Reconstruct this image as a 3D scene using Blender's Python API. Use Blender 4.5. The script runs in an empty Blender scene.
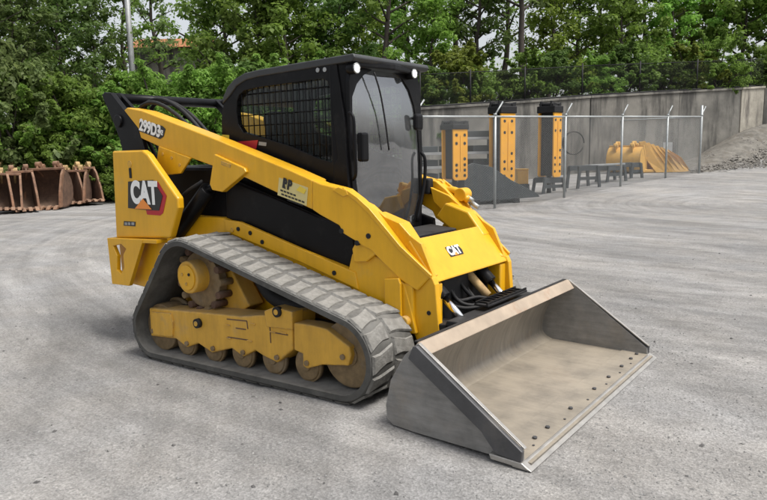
import bpy, bmesh, math, random
import numpy as np
from mathutils import Vector, Matrix

# ------------------------------------------------------------------ camera, sky, sun, exposure
scn = bpy.context.scene
COL = scn.collection
PW, PH = 767.0, 500.0                       # photograph size, for turning pixels into directions
FPX = 671.0
PITCH, YAW, ROLL = math.radians(8.43), math.radians(127.17), -0.02
CAM = Vector((1.248, -3.806, 1.505))
FW = Vector((math.cos(PITCH)*math.cos(YAW), math.cos(PITCH)*math.sin(YAW), -math.sin(PITCH)))
R0 = Vector((math.sin(YAW), -math.cos(YAW), 0)); U0 = R0.cross(FW)
RT = R0*math.cos(ROLL) + U0*math.sin(ROLL)
UP = U0*math.cos(ROLL) - R0*math.sin(ROLL)
cd = bpy.data.cameras.new('camera'); cam = bpy.data.objects.new('camera', cd); COL.objects.link(cam)
cam.matrix_world = Matrix(((RT.x, UP.x, -FW.x, CAM.x), (RT.y, UP.y, -FW.y, CAM.y), (RT.z, UP.z, -FW.z, CAM.z), (0, 0, 0, 1)))
cd.sensor_width = 36.0; cd.lens = FPX/PW*36.0; cd.clip_end = 2000.0
scn.camera = cam

SUN_ELEV, SUN_AZ = math.radians(62), math.radians(8)      # direction towards the sun, azimuth from +X to +Y
w = bpy.data.worlds.new('World'); scn.world = w; w.use_nodes = True
nt = w.node_tree; nt.nodes.clear()
sky = nt.nodes.new('ShaderNodeTexSky'); sky.sky_type = 'NISHITA'; sky.sun_disc = False
sky.sun_elevation = SUN_ELEV; sky.sun_rotation = math.pi/2 - SUN_AZ
sky.dust_density = 4.0; sky.air_density = 1.0; sky.ozone_density = 1.0
hs = nt.nodes.new('ShaderNodeHueSaturation'); hs.inputs['Saturation'].default_value = 0.25
bg = nt.nodes.new('ShaderNodeBackground'); bg.inputs['Strength'].default_value = 0.135
wo = nt.nodes.new('ShaderNodeOutputWorld')
nt.links.new(sky.outputs[0], hs.inputs['Color']); nt.links.new(hs.outputs[0], bg.inputs[0]); nt.links.new(bg.outputs[0], wo.inputs[0])
sl = bpy.data.lights.new('sun', 'SUN'); sl.energy = 2.0; sl.angle = math.radians(16); sl.color = (1.0, 0.96, 0.90)
so = bpy.data.objects.new('sun', sl); COL.objects.link(so)
sd = Vector((math.cos(SUN_ELEV)*math.cos(SUN_AZ), math.cos(SUN_ELEV)*math.sin(SUN_AZ), math.sin(SUN_ELEV)))
so.rotation_euler = sd.to_track_quat('Z', 'Y').to_euler()
scn.view_settings.view_transform = 'Standard'; scn.view_settings.look = 'None'
scn.view_settings.exposure = 0.60; scn.view_settings.gamma = 1.0

# ------------------------------------------------------------------ pixel helpers
def ray(px, py): return FW + RT*((px - PW/2)/FPX) - UP*((py - PH/2)/FPX)
def at(px, py, d): return CAM + ray(px, py)*d
def onY(px, py, y):
    r = ray(px, py); return CAM + r*((y - CAM.y)/r.y)
def onX(px, py, x):
    r = ray(px, py); return CAM + r*((x - CAM.x)/r.x)
HF = Vector((math.cos(YAW), math.sin(YAW), 0)); HR = R0.copy()
def sstep(a, b, x):
    t = min(1.0, max(0.0, (x - a)/(b - a))); return t*t*(3 - 2*t)
def gz(x, y):
    dx, dy = x - CAM.x, y - CAM.y
    d = dx*HF.x + dy*HF.y; l = dx*HR.x + dy*HR.y
    z = 0.5*sstep(14, 27, d)*sstep(0.5, 9, l)
    line = 25.6 + 0.42*(l - 11.8)
    z += 1.7*sstep(-1.0, 1.8, d - line)*sstep(11.5, 17.0, l)
    # the machine stands slightly nose-up on the uneven yard
    if d < 12:
        k = -0.025*sstep(-1.9, -3.2, x) if x < -1.9 else (0.032*sstep(-2.3, -1.2, x) if x < -1.2 else 0.032*(1 - sstep(-1.1, -0.25, x)))
        z += k*(1 - sstep(1.15, 2.4, abs(y)))*(1 - sstep(3.6, 5.0, -x))
    return z
def sstep_(a, b, x): return sstep(a, b, x)
def ground_hit(px, py):
    r = ray(px, py); t = 2.0
    while t < 80:
        p = CAM + r*t
        if p.z <= gz(p.x, p.y): return Vector((p.x, p.y, gz(p.x, p.y)))
        t += 0.02
    return CAM + r*80
def dl(d, l, z=0.0): return Vector((CAM.x + HF.x*d + HR.x*l, CAM.y + HF.y*d + HR.y*l, z))

# ------------------------------------------------------------------ materials
def mat(name, base, rough=0.6, metal=0.0, streak=None, wear=None, var=0.15, scale=6.0, bump=0.0, bscale=60.0, dirt=None, dirt_amt=0.0, dirt_scale=4.0, spec=0.5, up_dust=0.0, dust=(0.30, 0.28, 0.25)):
    m = bpy.data.materials.new(name); m.use_nodes = True
    n = m.node_tree.nodes; L = m.node_tree.links
    b = n['Principled BSDF']; b.inputs['Roughness'].default_value = rough; b.inputs['Metallic'].default_value = metal
    b.inputs['Specular IOR Level'].default_value = spec
    tc = n.new('ShaderNodeTexCoord')
    no = n.new('ShaderNodeTexNoise'); no.inputs['Scale'].default_value = scale; no.inputs['Detail'].default_value = 8; no.inputs['Roughness'].default_value = 0.65
    L.new(tc.outputs['Object'], no.inputs['Vector'])
    mx = n.new('ShaderNodeMix'); mx.data_type = 'RGBA'
    mx.inputs['A'].default_value = (*[c*(1 - var) for c in base], 1); mx.inputs['B'].default_value = (*[min(1, c*(1 + var)) for c in base], 1)
    mr = n.new('ShaderNodeMapRange'); mr.inputs['From Min'].default_value = 0.3; mr.inputs['From Max'].default_value = 0.7
    L.new(no.outputs['Fac'], mr.inputs['Value']); L.new(mr.outputs[0], mx.inputs['Factor'])
    col = mx.outputs['Result']
    rr = n.new('ShaderNodeMapRange'); rr.inputs['To Min'].default_value = max(0.05, rough - 0.12); rr.inputs['To Max'].default_value = min(1, rough + 0.15)
    L.new(no.outputs['Fac'], rr.inputs['Value']); L.new(rr.outputs[0], b.inputs['Roughness'])
    if dirt is not None:
        n2 = n.new('ShaderNodeTexNoise'); n2.inputs['Scale'].default_value = dirt_scale; n2.inputs['Detail'].default_value = 10; n2.inputs['Roughness'].default_value = 0.7
        L.new(tc.outputs['Object'], n2.inputs['Vector'])
        r2 = n.new('ShaderNodeMapRange'); r2.inputs['From Min'].default_value = 0.62 - 0.3*dirt_amt; r2.inputs['From Max'].default_value = 0.80 - 0.2*dirt_amt
        r2.inputs['To Max'].default_value = min(1, 0.4 + dirt_amt)
        L.new(n2.outputs['Fac'], r2.inputs['Value'])
        m2 = n.new('ShaderNodeMix'); m2.data_type = 'RGBA'; m2.inputs['B'].default_value = (*dirt, 1)
        L.new(col, m2.inputs['A']); L.new(r2.outputs[0], m2.inputs['Factor']); col = m2.outputs['Result']
    if streak:
        mp = n.new('ShaderNodeMapping'); mp.inputs['Scale'].default_value = streak[:3]; L.new(tc.outputs['Object'], mp.inputs['Vector'])
        ns = n.new('ShaderNodeTexNoise'); ns.inputs['Scale'].default_value = 2.0; ns.inputs['Detail'].default_value = 8; ns.inputs['Roughness'].default_value = 0.7; L.new(mp.outputs[0], ns.inputs['Vector'])
        rs_ = n.new('ShaderNodeMapRange'); rs_.inputs['From Min'].default_value = 0.3; rs_.inputs['From Max'].default_value = 0.7; rs_.inputs['To Min'].default_value = 1 - streak[3]; rs_.inputs['To Max'].default_value = 1 + streak[3]*0.6; L.new(ns.outputs['Fac'], rs_.inputs['Value'])
        vs_ = n.new('ShaderNodeVectorMath'); vs_.operation = 'SCALE'; L.new(col, vs_.inputs[0]); L.new(rs_.outputs[0], vs_.inputs['Scale']); col = vs_.outputs[0]
    if up_dust:
        g = n.new('ShaderNodeNewGeometry'); sx = n.new('ShaderNodeSeparateXYZ'); L.new(g.outputs['Normal'], sx.inputs[0])
        r3 = n.new('ShaderNodeMapRange'); r3.inputs['From Min'].default_value = 0.25; r3.inputs['From Max'].default_value = 1.0; r3.inputs['To Max'].default_value = up_dust
        L.new(sx.outputs['Z'], r3.inputs['Value'])
        mm = n.new('ShaderNodeMath'); mm.operation = 'MULTIPLY'; L.new(r3.outputs[0], mm.inputs[0]); 
        r4 = n.new('ShaderNodeMapRange'); r4.inputs['From Min'].default_value = 0.3; r4.inputs['From Max'].default_value = 0.6; r4.inputs['To Min'].default_value = 0.35
        L.new(no.outputs['Fac'], r4.inputs['Value']); L.new(r4.outputs[0], mm.inputs[1])
        m3 = n.new('ShaderNodeMix'); m3.data_type = 'RGBA'; m3.inputs['B'].default_value = (*dust, 1)
        L.new(col, m3.inputs['A']); L.new(mm.outputs[0], m3.inputs['Factor']); col = m3.outputs['Result']
    if wear:      # rubbed, dusty edges
        bv = n.new('ShaderNodeBevel'); bv.samples = 4; bv.inputs['Radius'].default_value = wear[1]; ge = n.new('ShaderNodeNewGeometry')
        dt = n.new('ShaderNodeVectorMath'); dt.operation = 'DOT_PRODUCT'; L.new(bv.outputs[0], dt.inputs[0]); L.new(ge.outputs['Normal'], dt.inputs[1])
        nw = n.new('ShaderNodeTexNoise'); nw.inputs['Scale'].default_value = 24; nw.inputs['Detail'].default_value = 6; L.new(tc.outputs['Object'], nw.inputs['Vector'])
        r5_ = n.new('ShaderNodeMapRange'); r5_.inputs['From Min'].default_value = 0.985; r5_.inputs['From Max'].default_value = 0.85; L.new(dt.outputs['Value'], r5_.inputs['Value'])
        r6_ = n.new('ShaderNodeMapRange'); r6_.inputs['From Min'].default_value = 0.45; r6_.inputs['From Max'].default_value = 0.62; r6_.inputs['To Max'].default_value = wear[2]; L.new(nw.outputs['Fac'], r6_.inputs['Value'])
        mw = n.new('ShaderNodeMath'); mw.operation = 'MULTIPLY'; L.new(r5_.outputs[0], mw.inputs[0]); L.new(r6_.outputs[0], mw.inputs[1])
        m5 = n.new('ShaderNodeMix'); m5.data_type = 'RGBA'; m5.inputs['B'].default_value = (*wear[0], 1); L.new(col, m5.inputs['A']); L.new(mw.outputs[0], m5.inputs['Factor']); col = m5.outputs['Result']
    L.new(col, b.inputs['Base Color'])
    if bump:
        n3 = n.new('ShaderNodeTexNoise'); n3.inputs['Scale'].default_value = bscale; n3.inputs['Detail'].default_value = 5
        L.new(tc.outputs['Object'], n3.inputs['Vector'])
        bp = n.new('ShaderNodeBump'); bp.inputs['Strength'].default_value = bump; bp.inputs['Distance'].default_value = 0.01
        L.new(n3.outputs['Fac'], bp.inputs['Height']); L.new(bp.outputs[0], b.inputs['Normal'])
    return m

YEL = mat('yellow_paint', (0.70, 0.37, 0.008), 0.34, var=0.08, scale=3, dirt=(0.42, 0.29, 0.10), dirt_amt=0.10, streak=(7, 7, 0.7, 0.10), wear=((0.30, 0.22, 0.10), 0.012, 0.7), dirt_scale=3, up_dust=0.06, dust=(0.45, 0.37, 0.22))
YELD = mat('dusty_yellow_paint', (0.62, 0.345, 0.04), 0.6, var=0.12, scale=5, dirt=(0.33, 0.24, 0.13), dirt_amt=0.25, streak=(6, 6, 1.0, 0.18), wear=((0.20, 0.15, 0.09), 0.018, 0.9), dirt_scale=5, up_dust=0.5, dust=(0.34, 0.30, 0.23))
BLK = mat('black_paint', (0.006, 0.006, 0.007), 0.36, var=0.25, scale=5, dirt=(0.028, 0.027, 0.025), dirt_amt=0.25, dirt_scale=6, spec=0.16, up_dust=0.03, dust=(0.08, 0.08, 0.08))
BLKM = mat('black_steel', (0.013, 0.013, 0.014), 0.6, var=0.4, scale=9, spec=0.3, dirt=(0.06, 0.055, 0.05), dirt_amt=0.15, up_dust=0.12, dust=(0.16, 0.15, 0.14))
ROOFM = mat('dark_grey_roof', (0.03, 0.032, 0.034), 0.5, var=0.2, scale=8, up_dust=0.4, dust=(0.15, 0.15, 0.15))
RUB = mat('track_rubber', (0.070, 0.068, 0.062), 0.85, var=0.3, scale=8, dirt=(0.15, 0.145, 0.13), dirt_amt=0.35, dirt_scale=3, bump=0.3, bscale=40, up_dust=0.5, dust=(0.25, 0.245, 0.23))
LUG = mat('dusty_lug_rubber', (0.15, 0.145, 0.132), 0.9, var=0.35, scale=14, dirt=(0.27, 0.265, 0.25), dirt_amt=0.45, dirt_scale=7, bump=0.5, bscale=60, up_dust=0.6, dust=(0.31, 0.30, 0.275))
STL = mat('worn_bucket_steel', (0.22, 0.20, 0.17), 0.5, metal=0.3, var=0.15, scale=4, dirt=(0.26, 0.185, 0.115), dirt_amt=0.22, dirt_scale=2.4, streak=(0.9, 16, 1.5, 0.30), bump=0.12, bscale=30, up_dust=0.65, dust=(0.46, 0.395, 0.305))
STLD = mat('dark_bucket_steel', (0.23, 0.225, 0.215), 0.5, metal=0.25, var=0.25, scale=5, streak=(2, 2, 14, 0.25), wear=((0.42, 0.40, 0.37), 0.012, 0.9), dirt=(0.28, 0.25, 0.21), dirt_amt=0.35, dirt_scale=3, bump=0.12, bscale=40)
STLB = mat('polished_edge_steel', (0.38, 0.365, 0.34), 0.38, metal=0.55, var=0.2, scale=9, dirt=(0.33, 0.25, 0.15), dirt_amt=0.15, dirt_scale=5)
STLK = mat('dark_plate_steel', (0.075, 0.075, 0.078), 0.5, metal=0.3, var=0.3, scale=5, dirt=(0.15, 0.14, 0.13), dirt_amt=0.3, dirt_scale=4)
LIPM = mat('tan_dusty_lip', (0.36, 0.29, 0.22), 0.6, metal=0.1, var=0.18, scale=5, dirt=(0.30, 0.15, 0.08), dirt_amt=0.22, dirt_scale=6)
CHR = mat('chrome_rod', (0.75, 0.75, 0.76), 0.12, metal=1.0, var=0.02)
ROLM = mat('worn_roller', (0.21, 0.145, 0.072), 0.6, metal=0.2, var=0.3, scale=20, dirt=(0.25, 0.21, 0.16), dirt_amt=0.4)
RUST = mat('rusty_steel', (0.17, 0.085, 0.048), 0.8, var=0.6, scale=4, dirt=(0.23, 0.14, 0.085), dirt_amt=0.4, dirt_scale=5, bump=0.4, bscale=30, up_dust=0.5, dust=(0.28, 0.2, 0.14))
RUSTD = mat('dark_rusty_steel', (0.10, 0.056, 0.036), 0.8, var=0.45, scale=5, dirt=(0.15, 0.085, 0.05), dirt_amt=0.35, bump=0.4, bscale=30, up_dust=0.4, dust=(0.2, 0.15, 0.11))
TAN = mat('worn_tan_paint', (0.42, 0.29, 0.13), 0.75, var=0.3, scale=8, dirt=(0.16, 0.08, 0.04), dirt_amt=0.5, dirt_scale=6)
ORG = mat('orange_yellow_paint', (0.78, 0.36, 0.015), 0.5, var=0.08, scale=3, dirt=(0.3, 0.16, 0.05), dirt_amt=0.15)
OCH = mat('ochre_paint', (0.60, 0.34, 0.07), 0.65, var=0.15, scale=4, dirt=(0.3, 0.2, 0.1), dirt_amt=0.35)
DST = mat('dark_blue_grey_steel', (0.035, 0.042, 0.046), 0.6, var=0.3, scale=4, dirt=(0.1, 0.09, 0.08), dirt_amt=0.2, up_dust=0.3, dust=(0.2, 0.2, 0.2))
LST = mat('pale_steel_edge', (0.33, 0.34, 0.34), 0.5, metal=0.3, var=0.2)
GAL = mat('galvanised_steel', (0.36, 0.38, 0.38), 0.45, metal=0.35, var=0.15, scale=12)
WIRE = mat('galvanised_wire', (0.30, 0.31, 0.31), 0.5, metal=0.3, var=0.1)
BWIRE = mat('black_wire', (0.02, 0.02, 0.02), 0.6, var=0.1)
def concrete(name, base, stain, amt):
    m = mat(name, base, 0.9, var=0.22, scale=1.3, dirt=tuple(c*0.42 for c in base), dirt_amt=0.5, dirt_scale=0.55, bump=0.4, bscale=12)
    n = m.node_tree.nodes; L = m.node_tree.links; b = n['Principled BSDF']; src = b.inputs['Base Color'].links[0].from_socket
    tc = n.new('ShaderNodeTexCoord'); mp = n.new('ShaderNodeMapping'); mp.inputs['Scale'].default_value = (1.1, 1.1, 0.16); L.new(tc.outputs['Object'], mp.inputs['Vector'])
    no = n.new('ShaderNodeTexNoise'); no.inputs['Scale'].default_value = 1.5; no.inputs['Detail'].default_value = 9; no.inputs['Roughness'].default_value = 0.68; L.new(mp.outputs[0], no.inputs['Vector'])
    mr = n.new('ShaderNodeMapRange'); mr.inputs['From Min'].default_value = 0.62 - 0.17*amt; mr.inputs['From Max'].default_value = 0.72 - 0.12*amt; mr.inputs['To Max'].default_value = 0.9; L.new(no.outputs['Fac'], mr.inputs['Value'])
    mx = n.new('ShaderNodeMix'); mx.data_type = 'RGBA'; mx.inputs['B'].default_value = (*stain, 1); L.new(src, mx.inputs['A']); L.new(mr.outputs[0], mx.inputs['Factor']); L.new(mx.outputs['Result'], b.inputs['Base Color'])
    return m
CONC = concrete('stained_concrete', (0.20, 0.19, 0.168), (0.05, 0.048, 0.044), 1.0)
CONP = concrete('pale_concrete', (0.40, 0.37, 0.31), (0.10, 0.09, 0.08), 0.45)
BARK = mat('bark', (0.055, 0.045, 0.036), 0.95, var=0.35, scale=5, bump=0.6, bscale=14)
ROCK = mat('grey_boulder', (0.22, 0.22, 0.21), 0.9, var=0.25, scale=3, bump=0.6, bscale=9)
STICK = mat('bleached_wood', (0.40, 0.34, 0.27), 0.85, var=0.25, scale=6)
WHT = mat('white_decal', (0.82, 0.82, 0.80), 0.5, var=0.03)
BLD = mat('black_decal', (0.012, 0.012, 0.012), 0.4, var=0.05)
RED = mat('red_decal', (0.42, 0.012, 0.02), 0.45, var=0.05)
ORD = mat('orange_decal', (0.80, 0.26, 0.04), 0.5, var=0.04)
YED = mat('yellow_decal', (0.75, 0.55, 0.05), 0.5, var=0.04)
CRM = mat('cream_decal', (0.62, 0.52, 0.22), 0.5, var=0.06)
FABR = mat('seat_fabric', (0.03, 0.03, 0.032), 0.8, var=0.2)
GLOW = mat('lamp_lens', (0.9, 0.9, 0.85), 0.3, var=0.02)
GLOW.node_tree.nodes['Principled BSDF'].inputs['Emission Color'].default_value = (1, 0.97, 0.88, 1)
GLOW.node_tree.nodes['Principled BSDF'].inputs['Emission Strength'].default_value = 1.3

def glass_mat(name, tint, refl, dusty, dcol):
    m = bpy.data.materials.new(name); m.use_nodes = True
    n = m.node_tree.nodes; L = m.node_tree.links; n.clear()
    out = n.new('ShaderNodeOutputMaterial')
    tr = n.new('ShaderNodeBsdfTransparent'); tr.inputs[0].default_value = (*tint, 1)
    gl = n.new('ShaderNodeBsdfGlossy'); gl.inputs['Roughness'].default_value = 0.04; gl.inputs['Color'].default_value = (0.95, 0.97, 1, 1)
    fr = n.new('ShaderNodeLayerWeight'); fr.inputs['Blend'].default_value = 0.5
    pw = n.new('ShaderNodeMath'); pw.operation = 'POWER'; pw.inputs[1].default_value = 5.0; L.new(fr.outputs['Facing'], pw.inputs[0])
    ad = n.new('ShaderNodeMath'); ad.operation = 'MULTIPLY_ADD'; ad.inputs[1].default_value = 0.9; ad.inputs[2].default_value = 0.03 + refl; ad.use_clamp = True
    L.new(pw.outputs[0], ad.inputs[0])
    m1 = n.new('ShaderNodeMixShader'); L.new(ad.outputs[0], m1.inputs[0]); L.new(tr.outputs[0], m1.inputs[1]); L.new(gl.outputs[0], m1.inputs[2])
    df = n.new('ShaderNodeBsdfDiffuse'); df.inputs[0].default_value = (*dcol, 1)  # pale film: dust, and on the front glass also painted sky reflection
    tc = n.new('ShaderNodeTexCoord'); no = n.new('ShaderNodeTexNoise'); no.inputs['Scale'].default_value = 3.5; no.inputs['Detail'].default_value = 9; no.inputs['Roughness'].default_value = 0.7
    L.new(tc.outputs['Object'], no.inputs['Vector'])
    mr = n.new('ShaderNodeMapRange'); mr.inputs['From Min'].default_value = 0.35; mr.inputs['From Max'].default_value = 0.7; mr.inputs['To Min'].default_value = dusty*0.5; mr.inputs['To Max'].default_value = dusty*1.5
    L.new(no.outputs['Fac'], mr.inputs['Value'])
    m2 = n.new('ShaderNodeMixShader'); L.new(mr.outputs[0], m2.inputs[0]); L.new(m1.outputs[0], m2.inputs[1]); L.new(df.outputs[0], m2.inputs[2])
    L.new(m2.outputs[0], out.inputs['Surface'])
    return m
GLS = glass_mat('side_glass', (0.74, 0.78, 0.76), 0.01, 0.015, (0.25, 0.25, 0.25))
GLF = glass_mat('dusty_glare_front_glass', (0.80, 0.83, 0.84), 0.22, 0.15, (0.29, 0.30, 0.31))  # film is partly dust, partly a painted pale reflection

def ground_mat():
    m = bpy.data.materials.new('gravel_yard'); m.use_nodes = True
    n = m.node_tree.nodes; L = m.node_tree.links; b = n['Principled BSDF']; b.inputs['Roughness'].default_value = 0.95; b.inputs['Specular IOR Level'].default_value = 0.25
    tc = n.new('ShaderNodeTexCoord')
    def noise(scale, det=6, rough=0.6, vec=None, dist=0.0):
        x = n.new('ShaderNodeTexNoise'); x.inputs['Scale'].default_value = scale; x.inputs['Detail'].default_value = det; x.inputs['Roughness'].default_value = rough; x.inputs['Distortion'].default_value = dist
        L.new(vec if vec is not None else tc.outputs['Object'], x.inputs['Vector']); return x.outputs['Fac']
    def mapr(v, a, bb, c, d):
        x = n.new('ShaderNodeMapRange'); L.new(v, x.inputs['Value'])
        for k, q in zip(('From Min', 'From Max', 'To Min', 'To Max'), (a, bb, c, d)): x.inputs[k].default_value = q
        return x.outputs[0]
    def mul(a, bb):
        x = n.new('ShaderNodeMath'); x.operation = 'MULTIPLY'; L.new(a, x.inputs[0]); L.new(bb, x.inputs[1]); return x.outputs[0]
    def mapping(rot, sc):
        mp = n.new('ShaderNodeMapping'); mp.inputs['Rotation'].default_value = (0, 0, rot); mp.inputs['Scale'].default_value = sc
        L.new(tc.outputs['Object'], mp.inputs['Vector']); return mp.outputs[0]
    # vehicle lanes: noise drawn out along the driving directions
    def arcs(c, k, kk):
        sb = n.new('ShaderNodeVectorMath'); sb.operation = 'SUBTRACT'; sb.inputs[1].default_value = (c.x, c.y, 0); L.new(tc.outputs['Object'], sb.inputs[0])
        ln = n.new('ShaderNodeVectorMath'); ln.operation = 'LENGTH'; L.new(sb.outputs[0], ln.inputs[0])
        s2 = n.new('ShaderNodeSeparateXYZ'); L.new(tc.outputs['Object'], s2.inputs[0]); cb = n.new('ShaderNodeCombineXYZ')
        for src, f_, dst in ((ln.outputs['Value'], k, 'X'), (s2.outputs['X'], kk, 'Y'), (s2.outputs['Y'], kk, 'Z')):
            x = n.new('ShaderNodeMath'); x.operation = 'MULTIPLY'; x.inputs[1].default_value = f_; L.new(src, x.inputs[0]); L.new(x.outputs[0], cb.inputs[dst])
        return cb.outputs[0]
    lane1 = noise(1.0, 6, 0.62, arcs(CAM + HF*1.0 - HR*13.0, 1.5, 0.10), 0.2)
    lane2 = noise(1.0, 7, 0.66, arcs(CAM + HF*16.0 + HR*9.0, 4.2, 0.22), 0.3)
    big = noise(0.35, 6, 0.6)
    mid = noise(2.6, 8, 0.7)
    fine = noise(70, 6, 0.75)
    vf = n.new('ShaderNodeTexVoronoi'); vf.inputs['Scale'].default_value = 95; L.new(tc.outputs['Object'], vf.inputs['Vector'])
    v2 = n.new('ShaderNodeTexVoronoi'); v2.inputs['Scale'].default_value = 38; L.new(tc.outputs['Object'], v2.inputs['Vector'])
    f = mapr(big, 0.3, 0.7, 0.88, 1.10)
    f = mul(f, mapr(lane1, 0.34, 0.66, 0.80, 1.20)); f = mul(f, mapr(lane2, 0.34, 0.66, 0.84, 1.16))
    f = mul(f, mapr(mid, 0.32, 0.68, 0.84, 1.14)); f = mul(f, mapr(fine, 0.32, 0.68, 0.70, 1.28))
    sep = n.new('ShaderNodeSeparateColor'); L.new(vf.outputs['Color'], sep.inputs[0]); f = mul(f, mapr(sep.outputs[0], 0, 1, 0.84, 1.15))
    sep2 = n.new('ShaderNodeSeparateColor'); L.new(v2.outputs['Color'], sep2.inputs[0]); f = mul(f, mapr(sep2.outputs[0], 0, 1, 0.95, 1.05))
    hue = noise(0.8, 4)
    mx = n.new('ShaderNodeMix'); mx.data_type = 'RGBA'; mx.inputs['A'].default_value = (0.236, 0.233, 0.229, 1); mx.inputs['B'].default_value = (0.258, 0.247, 0.232, 1)
    L.new(mapr(hue, 0.35, 0.65, 0, 1), mx.inputs['Factor'])
    sc = n.new('ShaderNodeVectorMath'); sc.operation = 'SCALE'; L.new(mx.outputs['Result'], sc.inputs[0]); L.new(f, sc.inputs['Scale'])
    L.new(sc.outputs[0], b.inputs['Base Color'])
    bp = n.new('ShaderNodeBump'); bp.inputs['Strength'].default_value = 0.55; bp.inputs['Distance'].default_value = 0.006
    ad = n.new('ShaderNodeMath'); ad.operation = 'ADD'; L.new(vf.outputs['Distance'], ad.inputs[0]); L.new(fine, ad.inputs[1]); L.new(ad.outputs[0], bp.inputs['Height'])
    bp2 = n.new('ShaderNodeBump'); bp2.inputs['Strength'].default_value = 0.5; bp2.inputs['Distance'].default_value = 0.04
    a2 = n.new('ShaderNodeMath'); a2.operation = 'ADD'; L.new(mid, a2.inputs[0]); L.new(lane2, a2.inputs[1]); L.new(a2.outputs[0], bp2.inputs['Height']); L.new(bp.outputs[0], bp2.inputs['Normal'])
    # crawler prints pressed into the loose surface: two ladder strips
    sp = n.new('ShaderNodeSeparateXYZ'); L.new(tc.outputs['Object'], sp.inputs[0])
    def math_(op, a, bb):
        x = n.new('ShaderNodeMath'); x.operation = op
        for k, q in enumerate((a, bb)):
            if isinstance(q, (int, float)): x.inputs[k].default_value = q
            else: L.new(q, x.inputs[k])
        return x.outputs[0]
    wob = math_('MULTIPLY', noise(0.7, 2), 0.5)
    strip = None
    for xc in (1.12, 2.62):
        dd = math_('ABSOLUTE', math_('SUBTRACT', math_('ADD', sp.outputs['X'], wob), xc + 0.25), 0.0)
        mk = mapr(dd, 0.13, 0.17, 1.0, 0.0)
        strip = mk if strip is None else math_('MAXIMUM', strip, mk)
    rung = math_('SINE', math_('ADD', math_('MULTIPLY', sp.outputs['Y'], 62.0), math_('MULTIPLY', math_('ABSOLUTE', math_('SUBTRACT', math_('ADD', sp.outputs['X'], wob), 1.37), 0.0), 20.0)), 0.0)
    patch = mapr(noise(0.9, 3), 0.50, 0.60, 0.0, 1.0)
    pr_ = math_('MULTIPLY', math_('MULTIPLY', rung, strip), patch)
    bp3 = n.new('ShaderNodeBump'); bp3.inputs['Strength'].default_value = 0.5; bp3.inputs['Distance'].default_value = 0.008; L.new(pr_, bp3.inputs['Height']); L.new(bp2.outputs[0], bp3.inputs['Normal'])
    L.new(bp3.outputs[0], b.inputs['Normal'])
    return m
GRAV = ground_mat()
HILL = mat('leaf_litter', (0.07, 0.06, 0.035), 0.95, var=0.5, scale=2, dirt=(0.05, 0.07, 0.02), dirt_amt=0.4, bump=0.8, bscale=6)
STONE = mat('gravel_stone', (0.23, 0.227, 0.22), 0.9, var=0.4, scale=9)
STONED = mat('dark_gravel_stone', (0.085, 0.082, 0.08), 0.9, var=0.4, scale=9)
BANKM = mat('bank_rubble', (0.18, 0.168, 0.15), 0.95, var=0.4, scale=4)

def leaf_mat(name, c1, c2):
    m = bpy.data.materials.new(name); m.use_nodes = True
    n = m.node_tree.nodes; L = m.node_tree.links; n.clear()
    out = n.new('ShaderNodeOutputMaterial')
    g = n.new('ShaderNodeNewGeometry'); oi = n.new('ShaderNodeObjectInfo')
    mx = n.new('ShaderNodeMix'); mx.data_type = 'RGBA'; mx.inputs['A'].default_value = (*c1, 1); mx.inputs['B'].default_value = (*c2, 1)
    L.new(g.outputs['Random Per Island'], mx.inputs['Factor'])
    hs = n.new('ShaderNodeHueSaturation')
    mr = n.new('ShaderNodeMapRange'); mr.inputs['To Min'].default_value = 0.75; mr.inputs['To Max'].default_value = 1.3; L.new(oi.outputs['Random'], mr.inputs['Value'])
    mh = n.new('ShaderNodeMapRange'); mh.inputs['To Min'].default_value = 0.485; mh.inputs['To Max'].default_value = 0.515; L.new(oi.outputs['Random'], mh.inputs['Value'])
    L.new(mr.outputs[0], hs.inputs['Value']); L.new(mh.outputs[0], hs.inputs['Hue']); L.new(mx.outputs['Result'], hs.inputs['Color'])
    b = n.new('ShaderNodeBsdfPrincipled'); b.inputs['Roughness'].default_value = 0.55; b.inputs['Specular IOR Level'].default_value = 0.3
    L.new(hs.outputs[0], b.inputs['Base Color'])
    t = n.new('ShaderNodeBsdfTranslucent'); L.new(hs.outputs[0], t.inputs[0])
    ms = n.new('ShaderNodeMixShader'); ms.inputs[0].default_value = 0.55
    L.new(b.outputs[0], ms.inputs[1]); L.new(t.outputs[0], ms.inputs[2]); L.new(ms.outputs[0], out.inputs['Surface'])
    return m
LF_MID = leaf_mat('mid_green_leaves', (0.11, 0.195, 0.032), (0.23, 0.35, 0.07))
LF_DRK = leaf_mat('dark_green_leaves', (0.072, 0.13, 0.03), (0.15, 0.235, 0.058))
LF_YEL = leaf_mat('yellow_green_leaves', (0.135, 0.19, 0.028), (0.24, 0.29, 0.055))
LF_BRI = leaf_mat('bright_vine_leaves', (0.12, 0.23, 0.032), (0.26, 0.42, 0.08))
LF_GRY = leaf_mat('grey_green_leaves', (0.11, 0.165, 0.05), (0.22, 0.29, 0.10))

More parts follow.
